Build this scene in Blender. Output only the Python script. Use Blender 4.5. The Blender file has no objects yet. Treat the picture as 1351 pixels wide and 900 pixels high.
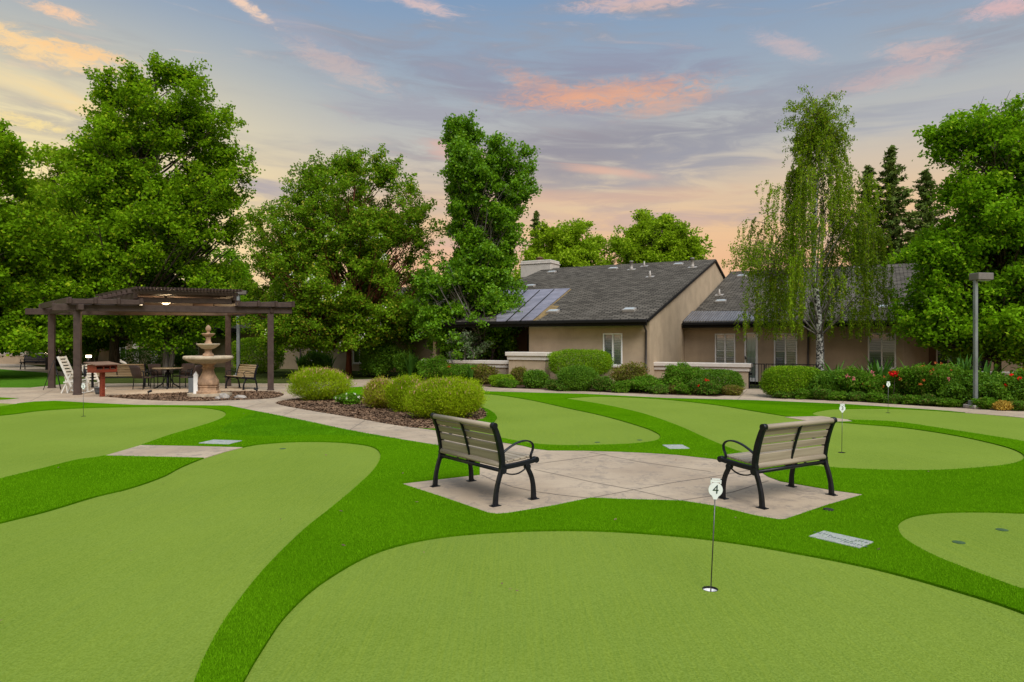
import bpy, bmesh, math, random
import numpy as np
from mathutils import Vector, Matrix
from mathutils.geometry import delaunay_2d_cdt, tessellate_polygon

random.seed(7)
RNG = np.random.default_rng(11)
scene = bpy.context.scene
COL = scene.collection
R = math.radians
CAM_H = 1.75
F = 900.0      # focal length in photo pixels (photo 1351 wide, 24 mm lens)
CX, CY = 675.5, 450.0

def lin(r, g, b):
    f = lambda c: (c/255/12.92) if c/255 <= .04045 else ((c/255+.055)/1.055)**2.4
    return (f(r), f(g), f(b))

# ------------------------------------------------------------------ survey helpers
def G(px, py):
    """ground point seen at a photo pixel"""
    d = F*CAM_H/(py-CY)
    return ((px-CX)/F*d, d)
def XZ(px, py, d):
    return ((px-CX)/F*d, CAM_H-(py-CY)*d/F)

# ------------------------------------------------------------------ objects
def tag(o, label=None, cat=None, group=None, kind=None):
    if label: o['label'] = label
    if cat: o['category'] = cat
    if group: o['group'] = group
    if kind: o['kind'] = kind
    return o
def thing(name, label, cat, loc=(0, 0, 0), rz=0, group=None):
    o = bpy.data.objects.new(name, None); COL.objects.link(o)
    o.empty_display_size = .2
    o.location = loc; o.rotation_euler = (0, 0, rz)
    return tag(o, label, cat, group)
def copy_tree(o, parent=None):
    c = o.copy(); COL.objects.link(c)
    if parent is not None: c.parent = parent
    for ch in [x for x in bpy.data.objects if x.parent == o and x != c]:
        copy_tree(ch, c)
    return c

class MB:
    def __init__(s): s.v = []; s.f = []; s.sm = []
    def add(s, vs, fs, smooth=False):
        n = len(s.v); s.v += [tuple(v) for v in vs]
        for f in fs: s.f.append(tuple(i+n for i in f)); s.sm.append(smooth)
        return s
    def box(s, c, size, rot=None, bev=0.0):
        x, y, z = [a/2 for a in size]
        if bev > 0 and min(x, y, z) > bev*1.05:
            # chamfered box: 24 vertices
            P = []
            for sx in (-1, 1):
                for sy in (-1, 1):
                    for sz in (-1, 1):
                        P.append((sx*(x-bev), sy*(y-bev), sz*z)); P.append((sx*(x-bev), sy*y, sz*(z-bev))); P.append((sx*x, sy*(y-bev), sz*(z-bev)))
            bm = bmesh.new()
            for p in P: bm.verts.new(p)
            r = bmesh.ops.convex_hull(bm, input=bm.verts)
            bmesh.ops.dissolve_limit(bm, angle_limit=.01, verts=bm.verts, edges=bm.edges)
            bm.verts.index_update()
            vs = [v.co.copy() for v in bm.verts]; fs = [[v.index for v in f.verts] for f in bm.faces]
            bm.free()
        else:
            vs = [Vector((a*x, b*y, c_*z)) for a in (-1, 1) for b in (-1, 1) for c_ in (-1, 1)]
            fs = [(0, 1, 3, 2), (4, 6, 7, 5), (0, 4, 5, 1), (2, 3, 7, 6), (0, 2, 6, 4), (1, 5, 7, 3)]
        c = Vector(c)
        if rot is not None: vs = [rot @ v for v in vs]
        return s.add([v+c for v in vs], fs)
    def rng(s, x0, x1, y0, y1, z0, z1, bev=0.0):
        return s.box(((x0+x1)/2, (y0+y1)/2, (z0+z1)/2), (abs(x1-x0), abs(y1-y0), abs(z1-z0)), None, bev)
    def bar(s, a, b, w, h, up=(0, 0, 1), bev=0.0):
        a = Vector(a); b = Vector(b); d = b-a; L = d.length
        zx = d.normalized(); u = Vector(up)
        y = u.cross(zx)
        if y.length < 1e-4: y = Vector((0, 1, 0)).cross(zx)
        y.normalize(); z = zx.cross(y)
        M = Matrix((zx, y, z)).transposed()
        return s.box((a+b)/2, (L, w, h), M, bev)
    def tube(s, pts, rad, n=8, flat=1.0, cap=True, smooth=True):
        """pts list of 3-vectors; rad number or list; flat squeezes one axis"""
        pts = [Vector(p) for p in pts]; m = len(pts)
        rr = rad if hasattr(rad, '__len__') else [rad]*m
        vs = []; prev = None
        for i, p in enumerate(pts):
            t = (pts[min(i+1, m-1)]-pts[max(i-1, 0)])
            if t.length < 1e-9: t = Vector((0, 0, 1))
            t.normalize()
            if prev is None:
                u = t.orthogonal() if abs(t.z) < .99 else Vector((1, 0, 0))
                if abs(t.x) < .9: u = Vector((1, 0, 0)) - t*t.x
                u.normalize()
            else:
                u = prev-t*prev.dot(t)
                if u.length < 1e-6: u = t.orthogonal()
                u.normalize()
            prev = u; w = t.cross(u)
            for k in range(n):
                a = 2*math.pi*(k+.5)/n
                vs.append(p+u*(math.cos(a)*rr[i])+w*(math.sin(a)*rr[i]*flat))
        fs = []
        for i in range(m-1):
            for k in range(n):
                k2 = (k+1) % n
                fs.append((i*n+k, i*n+k2, (i+1)*n+k2, (i+1)*n+k))
        s.add(vs, fs, smooth)
        if cap:
            s.f.append(tuple(len(s.v)-m*n+k for k in range(n))[::-1]); s.sm.append(False)
            s.f.append(tuple(len(s.v)-n+k for k in range(n))); s.sm.append(False)
        return s
    def lathe(s, prof, n=32, c=(0, 0, 0), smooth=True, phase=0.0, scal=None):
        vs = []; fs = []
        for i, (r, z) in enumerate(prof):
            for k in range(n):
                a = 2*math.pi*k/n+phase
                q = r*(1 if scal is None else scal(i, k))
                vs.append((c[0]+q*math.cos(a), c[1]+q*math.sin(a), c[2]+z))
        for i in range(len(prof)-1):
            for k in range(n):
                k2 = (k+1) % n
                fs.append((i*n+k, i*n+k2, (i+1)*n+k2, (i+1)*n+k))
        fs.append(tuple(range(n))[::-1]); fs.append(tuple((len(prof)-1)*n+k for k in range(n)))
        return s.add(vs, fs, smooth)
    def prism(s, poly, f3, th):
        """poly: 2-D outline; f3 maps (u,v,w) to 3-D; th thickness along w"""
        n = len(poly)
        vs = [f3(u, v, 0) for u, v in poly]+[f3(u, v, th) for u, v in poly]
        tri = tessellate_polygon([[Vector((u, v, 0)) for u, v in poly]])
        fs = [tuple(t) for t in tri]+[tuple(i+n for i in t)[::-1] for t in tri]
        fs += [(i, (i+1) % n, (i+1) % n+n, i+n) for i in range(n)]
        return s.add(vs, fs)
    def build(s, name, mat, parent=None, recalc=True):
        me = bpy.data.meshes.new(name)
        me.from_pydata(s.v, [], s.f)
        me.polygons.foreach_set('use_smooth', s.sm)
        if recalc:
            bm = bmesh.new(); bm.from_mesh(me); bmesh.ops.recalc_face_normals(bm, faces=bm.faces); bm.to_mesh(me); bm.free()
        me.materials.append(mat)
        o = bpy.data.objects.new(name, me); COL.objects.link(o)
        if parent is not None: o.parent = parent
        return o

def np_mesh(name, V, Fc, mat, parent=None, rnd=None, smooth=False):
    """V (n,3) float, Fc (m,k) int"""
    me = bpy.data.meshes.new(name)
    m, k = Fc.shape
    me.vertices.add(len(V)); me.vertices.foreach_set('co', np.ascontiguousarray(V, dtype=np.float32).ravel())
    me.loops.add(m*k); me.loops.foreach_set('vertex_index', np.ascontiguousarray(Fc, dtype=np.int32).ravel())
    me.polygons.add(m)
    me.polygons.foreach_set('loop_start', np.arange(0, m*k, k, dtype=np.int32))
    if rnd is not None:
        at = me.attributes.new('rnd', 'FLOAT', 'FACE'); at.data.foreach_set('value', np.ascontiguousarray(rnd, dtype=np.float32))
    me.update(calc_edges=True)
    if smooth: me.polygons.foreach_set('use_smooth', [True]*m)
    me.materials.append(mat)
    o = bpy.data.objects.new(name, me); COL.objects.link(o)
    if parent is not None: o.parent = parent
    return o

# ------------------------------------------------------------------ materials
MATS = {}
def newmat(name):
    m = bpy.data.materials.new(name); m.use_nodes = True
    nt = m.node_tree; nt.nodes.clear()
    out = nt.nodes.new('ShaderNodeOutputMaterial')
    return m, nt, out
class N:
    def __init__(s, nt): s.nt = nt
    def n(s, typ, **kw):
        x = s.nt.nodes.new(typ)
        for k, v in kw.items(): setattr(x, k, v)
        return x
    def l(s, a, b): s.nt.links.new(a, b)
    def set(s, inp, v):
        if hasattr(v, 'is_linked') or isinstance(v, bpy.types.NodeSocket): s.l(v, inp)
        else:
            try: inp.default_value = v
            except Exception: inp.default_value = (*v, 1)
    def math(s, op, a, b=0.0, c=0.0, clamp=False):
        x = s.n('ShaderNodeMath', operation=op); x.use_clamp = clamp
        s.set(x.inputs[0], a); s.set(x.inputs[1], b); s.set(x.inputs[2], c)
        return x.outputs[0]
    def mix(s, fac, a, b, blend='MIX'):
        x = s.n('ShaderNodeMix', data_type='RGBA', blend_type=blend)
        s.set(x.inputs[0], fac); s.set(x.inputs[6], (*a, 1) if isinstance(a, tuple) and len(a) == 3 else a)
        s.set(x.inputs[7], (*b, 1) if isinstance(b, tuple) and len(b) == 3 else b)
        return x.outputs[2]
    def noise(s, vec, scale, detail=4, rough=.55, dist=0.0):
        x = s.n('ShaderNodeTexNoise'); s.set(x.inputs['Scale'], scale); s.set(x.inputs['Detail'], detail)
        s.set(x.inputs['Roughness'], rough); s.set(x.inputs['Distortion'], dist)
        if vec is not None: s.l(vec, x.inputs['Vector'])
        return x.outputs[0]
    def ramp(s, fac, a, b, clamp=True):
        x = s.n('ShaderNodeMapRange'); x.clamp = clamp; x.interpolation_type = 'SMOOTHSTEP' if clamp else 'LINEAR'
        s.set(x.inputs[0], fac); s.set(x.inputs[1], a); s.set(x.inputs[2], b)
        return x.outputs[0]
    def obj(s, scale=(1, 1, 1), rot=(0, 0, 0)):
        tc = s.n('ShaderNodeTexCoord'); mp = s.n('ShaderNodeMapping')
        mp.inputs['Scale'].default_value = scale; mp.inputs['Rotation'].default_value = rot
        s.l(tc.outputs['Object'], mp.inputs['Vector']); return mp.outputs[0]
    def bump(s, h, strength=.3, dist=.01):
        x = s.n('ShaderNodeBump'); x.inputs['Strength'].default_value = strength; x.inputs['Distance'].default_value = dist
        s.l(h, x.inputs['Height']); return x.outputs[0]
    def bsdf(s, out, col, rough=.7, metal=0, spec=.5, normal=None):
        b = s.n('ShaderNodeBsdfPrincipled')
        s.set(b.inputs['Base Color'], (*col, 1) if isinstance(col, tuple) and len(col) == 3 else col)
        s.set(b.inputs['Roughness'], rough); s.set(b.inputs['Metallic'], metal); s.set(b.inputs['Specular IOR Level'], spec)
        if normal is not None: s.l(normal, b.inputs['Normal'])
        if out is not None: s.l(b.outputs[0], out.inputs['Surface'])
        return b

def simple(name, col, rough=.6, metal=0, spec=.5, var=.18, scale=6, bump=0.0, bscale=80, stretch=(1, 1, 1), dirt=None):
    m, nt, out = newmat(name); q = N(nt)
    v = q.obj(stretch)
    f = q.ramp(q.noise(v, scale, 5, .6), .3, .7)
    lo = tuple(c*(1-var) for c in col); hi = tuple(min(1, c*(1+var)) for c in col)
    c = q.mix(f, lo, hi)
    if dirt:
        g = q.ramp(q.noise(v, dirt[1], 6, .65), .52, .75)
        c = q.mix(q.math('MULTIPLY', g, dirt[2]), c, dirt[0])
    nm = q.bump(q.noise(v, bscale, 4), bump, .01) if bump else None
    r = q.math('ADD', q.math('MULTIPLY', f, .12), rough-.06)
    q.bsdf(out, c, r, metal, spec, nm)
    MATS[name] = m; return m

def leafmat(name, c1, c2, c3=None, f3=.0, trans=.38, rough=.7, spec=.06):
    """c1..c2 random per leaf; c3 = colour of young tips or flowers on a share f3 of the leaves"""
    m, nt, out = newmat(name); q = N(nt)
    a = q.n('ShaderNodeAttribute'); a.attribute_name = 'rnd'
    r = a.outputs['Fac']
    v = q.obj()
    big = q.ramp(q.noise(v, .9, 2), .35, .65)
    f = q.math('ADD', q.math('MULTIPLY', r, .65), q.math('MULTIPLY', big, .35))
    c = q.mix(f, tuple(x*1.25 for x in c1), tuple(x*1.28 for x in c2))
    if c3:
        h = q.math('FRACT', q.math('MULTIPLY', r, 37.7))
        c = q.mix(q.math('LESS_THAN', h, f3), c, c3)
    b = q.bsdf(None, c, rough, 0, spec)
    t = q.n('ShaderNodeBsdfTranslucent')
    q.l(q.mix(.5, c, (c2[0]*1.3, c2[1]*1.25, c2[2]*.7)), t.inputs['Color'])
    mx = q.n('ShaderNodeMixShader'); mx.inputs[0].default_value = trans
    q.l(b.outputs[0], mx.inputs[1]); q.l(t.outputs[0], mx.inputs[2]); q.l(mx.outputs[0], out.inputs['Surface'])
    MATS[name] = m; return m
# ------------------------------------------------------------------ surface materials
def stucco(name, col):
    m, nt, out = newmat(name); q = N(nt); v = q.obj()
    f = q.ramp(q.noise(v, 1.3, 5, .6), .3, .7)
    c = q.mix(f, tuple(a*.88 for a in col), tuple(a*1.08 for a in col))
    g = q.ramp(q.noise(q.obj((1, 1, .15)), 2.5, 5, .7), .5, .8)
    c = q.mix(q.math('MULTIPLY', g, .25), c, tuple(a*.6 for a in col))
    q.bsdf(out, c, .9, 0, .2, q.bump(q.noise(v, 60, 4, .7), .35, .01)); return m
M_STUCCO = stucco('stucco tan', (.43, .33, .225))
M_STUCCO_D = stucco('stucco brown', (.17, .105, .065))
M_CAP = simple('white trim paint', (.62, .56, .50), .55, var=.06, bump=.1, bscale=30, dirt=((.30, .26, .2), 3, .35))
M_FASCIA = simple('dark fascia paint', (.007, .006, .0055), .6, spec=.2, var=.2)
M_RAKE = simple('tan rake board', (.27, .205, .15), .6, var=.1)
M_FRAME = simple('white window frame', (.82, .82, .80), .4, var=.04)
M_BRONZE = simple('bronze downspout', (.06, .05, .045), .45, var=.2)
M_BLACKMETAL = simple('black powder coat', (.0045, .0055, .009), .42, .0, .3, var=.3, scale=14, bump=.05, bscale=200, dirt=((.03, .03, .03), 12, .35))
M_SLAT = None
def slat():
    m, nt, out = newmat('grey tan recycled slat'); q = N(nt)
    v = q.obj((1.2, 30, 30)); f = q.noise(v, 1.0, 6, .6)
    c = q.mix(q.ramp(f, .3, .7), (.25, .205, .15), (.36, .30, .225))
    sp = q.ramp(q.noise(q.obj(), 40, 3), .62, .75)
    c = q.mix(q.math('MULTIPLY', sp, .25), c, (.25, .22, .18))
    q.bsdf(out, c, .6, 0, .3, q.bump(f, .25, .004)); return m
M_SLAT = slat()
def wood(name, lo, hi, rough=.6, ax=(.8, 14, 14)):
    m, nt, out = newmat(name); q = N(nt); f = q.noise(q.obj(ax), 2.0, 7, .65, .6)
    c = q.mix(q.ramp(f, .3, .7), lo, hi)
    q.bsdf(out, c, rough, 0, .3, q.bump(f, .3, .006)); return m
M_WOODBENCH = wood('weathered bench wood', (.20, .15, .09), (.34, .265, .165))
M_REDWOOD = wood('red stained wood', (.12, .022, .012), (.27, .05, .022), .5)
M_REDROOF = wood('worn brown cap wood', (.10, .06, .045), (.22, .14, .10), .7)
M_PERG = wood('brown painted timber', (.042, .026, .021), (.068, .044, .036), .55, (3, 3, 3))
M_WICKER = simple('brown wicker', (.045, .028, .024), .6, var=.35, scale=60, bump=.6, bscale=120)
M_TABLE = simple('stone table top', (.25, .2, .14), .4, var=.2, scale=10)
M_WHITE = simple('white chair paint', (.62, .60, .55), .5, var=.12, scale=8, dirt=((.3, .28, .22), 9, .5))
M_GREYPOT = simple('grey pot', (.10, .11, .12), .6)
M_STEEL = simple('galvanised lamp post', (.20, .22, .23), .45, .3, .5, var=.25, scale=5, stretch=(1, 1, .25), dirt=((.10, .10, .10), 6, .6))
M_LAMPBOX = simple('brown grey lamp housing', (.17, .15, .14), .5, .2, var=.12)
M_FLAGPOLE = simple('dark steel rod', (.10, .10, .09), .35, .7, var=.2)
M_FLAG = simple('white flag plate', (.72, .76, .76), .35, var=.04)
M_INK = simple('dark green ink', (.008, .03, .022), .5)
M_CUPW = simple('white cup liner', (.7, .7, .7), .5, var=.05)
M_DARKHOLE = simple('dark hole', (.008, .01, .006), .8)
M_STONE_PALE = simple('cast stone pale', (.42, .34, .24), .8, var=.2, scale=7, bump=.4, bscale=50, dirt=((.16, .13, .09), 5, .6))
M_TERRA = simple('terracotta cast stone', (.34, .21, .125), .8, var=.35, scale=5, bump=.4, bscale=50, dirt=((.50, .33, .2), 5, .6))
M_ROCK = simple('grey rock', (.30, .27, .24), .85, var=.3, scale=9, bump=.6, bscale=30)
M_PLATE = simple('pale polymer box lid', (.33, .34, .32), .6, var=.12, scale=20, dirt=((.15, .2, .15), 14, .5))
M_LETTER = simple('dark stamped letters', (.06, .08, .09), .7)
M_VENT = simple('galvanised vent', (.33, .30, .27), .5, .2, var=.15)
M_CHIM = simple('chimney shroud', (.50, .45, .40), .6, var=.08)
def barkm(name, lo, hi, sc=(8, 8, 1.5), b=.6):
    m, nt, out = newmat(name); q = N(nt); f = q.noise(q.obj(sc), 2.2, 7, .7, .4)
    c = q.mix(q.ramp(f, .35, .65), lo, hi)
    q.bsdf(out, c, .85, 0, .2, q.bump(f, b, .03)); return m
M_BARK = barkm('grey brown bark', (.035, .026, .020), (.12, .095, .075))
M_BARK_RED = barkm('cinnamon bark', (.07, .022, .012), (.16, .055, .03), (5, 5, 1), .3)
M_BARK_GREY = barkm('pale grey bark', (.09, .08, .075), (.24, .21, .19))
def birchbark():
    m, nt, out = newmat('white birch bark'); q = N(nt)
    f = q.noise(q.obj((6, 6, 5)), 1.8, 6, .7, .8); f2 = q.noise(q.obj((2, 2, 16)), 2.5, 4, .6)
    k = q.math('MAXIMUM', q.ramp(f, .45, .52), q.math('MULTIPLY', q.ramp(f2, .6, .64), .9))
    c = q.mix(k, (.55, .55, .50), (.035, .033, .03))
    q.bsdf(out, c, .8, 0, .2, q.bump(f, .5, .02)); return m
M_BIRCH = birchbark()

def shingles():
    m, nt, out = newmat('asphalt shingles'); q = N(nt)
    tc = q.n('ShaderNodeTexCoord'); mp = q.n('ShaderNodeMapping')
    q.l(tc.outputs['Object'], mp.inputs['Vector'])
    br = q.n('ShaderNodeTexBrick'); q.l(mp.outputs[0], br.inputs['Vector'])
    br.offset = .5; br.inputs['Scale'].default_value = 1.0
    br.inputs['Color1'].default_value = (.072, .065, .056, 1); br.inputs['Color2'].default_value = (.170, .152, .128, 1)
    br.inputs['Mortar'].default_value = (.012, .011, .010, 1)
    br.inputs['Mortar Size'].default_value = .026; br.inputs['Brick Width'].default_value = .34; br.inputs['Row Height'].default_value = .17
    br.inputs['Bias'].default_value = -.1; br.inputs['Mortar Smooth'].default_value = .5
    f = q.ramp(q.noise(mp.outputs[0], .45, 5, .6), .3, .7)
    c = q.mix(f, br.outputs[0], q.mix(.4, br.outputs[0], (.07, .062, .052)))
    g = q.ramp(q.noise(q.obj((1.2, .2, 1)), 1.1, 5, .6), .45, .8)
    c = q.mix(q.math('MULTIPLY', g, .25), c, (.12, .11, .095))
    q.bsdf(out, c, .95, 0, .0, q.bump(br.outputs['Fac'], -.5, .02)); return m
M_SHINGLE = shingles()
M_MOSS = simple('lichen stained shingles', (.19, .125, .045), .9, var=.4, scale=7, bump=.4, bscale=12)
def corrug(name, col, period=.11, axis='X'):
    m, nt, out = newmat(name); q = N(nt)
    w = q.n('ShaderNodeTexWave', wave_type='BANDS', bands_direction=axis); w.inputs['Scale'].default_value = 1/period/2*0.314*2
    tc = q.n('ShaderNodeTexCoord'); q.l(tc.outputs['Object'], w.inputs['Vector'])
    c = q.mix(q.ramp(q.noise(q.obj((3, .4, 1)), 2, 5), .3, .7), tuple(a*.75 for a in col), tuple(a*1.15 for a in col))
    q.bsdf(out, c, .45, .35, .5, q.bump(w.outputs[0], 1.0, .05)); return m
M_CORR = corrug('corrugated grey metal', (.22, .21, .22))
M_STANDING = simple('blue grey sheet roofing', (.20, .19, .235), .5, .1, var=.22, scale=2, dirt=((.14, .11, .10), 1.5, .6))
def blind(name, base):
    m, nt, out = newmat(name); q = N(nt)
    w = q.n('ShaderNodeTexWave', wave_type='BANDS', bands_direction='Z'); w.inputs['Scale'].default_value = 3.2
    w.inputs['Distortion'].default_value = .3
    tc = q.n('ShaderNodeTexCoord'); q.l(tc.outputs['Object'], w.inputs['Vector'])
    c = q.mix(w.outputs[0], tuple(a*.72 for a in base), base)
    q.bsdf(out, c, .6, 0, .3, q.bump(w.outputs[0], .6, .02)); return m
M_BLIND = blind('pale window blind', (.80, .85, .78))
M_BLIND_D = blind('blind behind insect screen', (.36, .44, .50))
M_CURTAIN = simple('pale green curtain', (.50, .66, .58), .8, var=.15, scale=4, stretch=(6, 1, .3))
M_INDARK = simple('dark interior', (.02, .02, .022), .5)
def glass():
    m, nt, out = newmat('window glass'); q = N(nt)
    t = q.n('ShaderNodeBsdfTransparent'); t.inputs[0].default_value = (.97, .98, .98, 1)
    g = q.n('ShaderNodeBsdfGlossy'); g.inputs['Roughness'].default_value = .03
    fr = q.n('ShaderNodeFresnel'); fr.inputs[0].default_value = 1.5
    mx = q.n('ShaderNodeMixShader'); q.l(q.math('ADD', fr.outputs[0], .04), mx.inputs[0])
    q.l(t.outputs[0], mx.inputs[1]); q.l(g.outputs[0], mx.inputs[2]); q.l(mx.outputs[0], out.inputs['Surface']); return m
M_GLASS = glass()
def emis(name, col, st):
    m, nt, out = newmat(name); e = nt.nodes.new('ShaderNodeEmission'); e.inputs[0].default_value = (*col, 1); e.inputs[1].default_value = st
    nt.links.new(e.outputs[0], out.inputs['Surface']); return m
M_BULB = emis('warm lamp lens', (1, .72, .36), 5)
M_BULB2 = emis('path light glow', (1, .78, .50), 7)
M_LENS = simple('lamp glass lens', (.42, .46, .47), .25, var=.05)

# ground sheets
def green_mat():
    m, nt, out = newmat('putting green turf'); q = N(nt); v = q.obj()
    a = q.ramp(q.noise(v, .55, 4, .6), .3, .7)
    b = q.noise(v, 70, 3, .8)
    st = q.noise(q.obj((26, .5, 1), (0, 0, R(14))), 2.2, 6, .7)
    c = q.mix(a, (.140, .220, .024), (.182, .268, .034))
    c = q.mix(q.math('MULTIPLY', q.ramp(st, .38, .66), .42), c, (.235, .310, .026))
    c = q.mix(q.math('MULTIPLY', q.ramp(q.noise(v, 1.1, 7, .75), .40, .75), .38), c, (.118, .190, .024))
    c = q.mix(q.ramp(b, .3, .7), q.mix(.30, c, (.06, .10, .015)), q.mix(.20, c, (.36, .44, .12)))
    q.bsdf(out, c, .95, 0, .0, q.bump(b, .8, .012)); return m
M_GREEN = green_mat()
def turf_mat(name, c1, c2, c3):
    m, nt, out = newmat(name); q = N(nt); v = q.obj()
    a = q.ramp(q.noise(v, .8, 4, .65), .3, .7)
    b = q.noise(v, 70, 4, .8)
    c = q.mix(a, c1, c2)
    c = q.mix(q.math('MULTIPLY', q.ramp(q.noise(v, 3.2, 6, .7), .48, .75), .4), c, c3)
    c = q.mix(q.ramp(b, .33, .68), q.mix(.6, c, (c3[0]*.35, c3[1]*.35, c3[2]*.35)), c)
    q.bsdf(out, c, .95, 0, .0, q.bump(b, .9, .03)); return m
M_TURF = turf_mat('fringe turf', (.088, .248, .002), (.122, .312, .003), (.062, .185, .002))
M_TURF_D = turf_mat('fringe turf laid other way', (.070, .215, .002), (.090, .250, .003), (.052, .16, .002))
M_LAWN = turf_mat('natural lawn', (.075, .21, .012), (.11, .27, .02), (.07, .14, .02))
M_OLIVE = turf_mat('olive sparse lawn', (.06, .085, .018), (.09, .11, .03), (.05, .05, .02))  # thin dry lawn with its own dull olive colour
def concrete_mat():
    m, nt, out = newmat('stamped tan concrete'); q = N(nt); v = q.obj()
    a = q.ramp(q.noise(v, .7, 5, .6), .3, .7)
    c = q.mix(a, (.345, .262, .185), (.475, .375, .270))
    # weathered dark smudges and stamped texture
    s1 = q.noise(v, 2.1, 8, .72, .5); s2 = q.noise(v, 6.5, 8, .75, 1.2)
    k = q.math('MULTIPLY', q.ramp(s1, .44, .58), q.ramp(s2, .44, .58))
    c = q.mix(q.math('MULTIPLY', k, .62), c, (.19, .16, .135))
    mu = q.n('ShaderNodeTexNoise'); mu.noise_type = 'RIDGED_MULTIFRACTAL'; mu.inputs['Scale'].default_value = 1.5; mu.inputs['Detail'].default_value = 7
    mu.inputs['Roughness'].default_value = .6; mu.inputs['Distortion'].default_value = 1.2; q.l(v, mu.inputs['Vector'])
    c = q.mix(q.math('MULTIPLY', q.ramp(mu.outputs[0], .8, 1.5), .2), c, (.30, .25, .22))
    g = q.noise(v, 130, 2, .6)
    c = q.mix(q.math('MULTIPLY', q.ramp(g, .35, .65), .26), c, (.20, .165, .135))
    q.bsdf(out, c, .85, 0, .25, q.bump(q.math('ADD', s2, q.math('MULTIPLY', g, .2)), .35, .02)); return m
M_CONC = concrete_mat()
def mulch_mat():
    m, nt, out = newmat('bark mulch'); q = N(nt); v = q.obj()
    vo = q.n('ShaderNodeTexVoronoi'); vo.inputs['Scale'].default_value = 38; q.l(v, vo.inputs['Vector'])
    c = q.mix(q.ramp(q.noise(v, 1.2, 5, .6), .35, .65), (.07, .045, .030), (.15, .080, .045))
    sep = q.n('ShaderNodeSeparateColor'); q.l(vo.outputs['Color'], sep.inputs[0])
    c = q.mix(sep.outputs[0], q.mix(.6, c, (.02, .014, .012)), q.mix(.25, c, (.28, .19, .14)))
    q.bsdf(out, c, .95, 0, .1, q.bump(vo.outputs[0], 1.0, .04)); return m
M_MULCH = mulch_mat()
M_JOINT = simple('dark paving joint', (.10, .08, .065), .95)  # plain dark tone of the grooves between paving fields
M_EARTH = turf_mat('ground earth', (.08, .10, .03), (.10, .12, .04), (.07, .06, .03))

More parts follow.
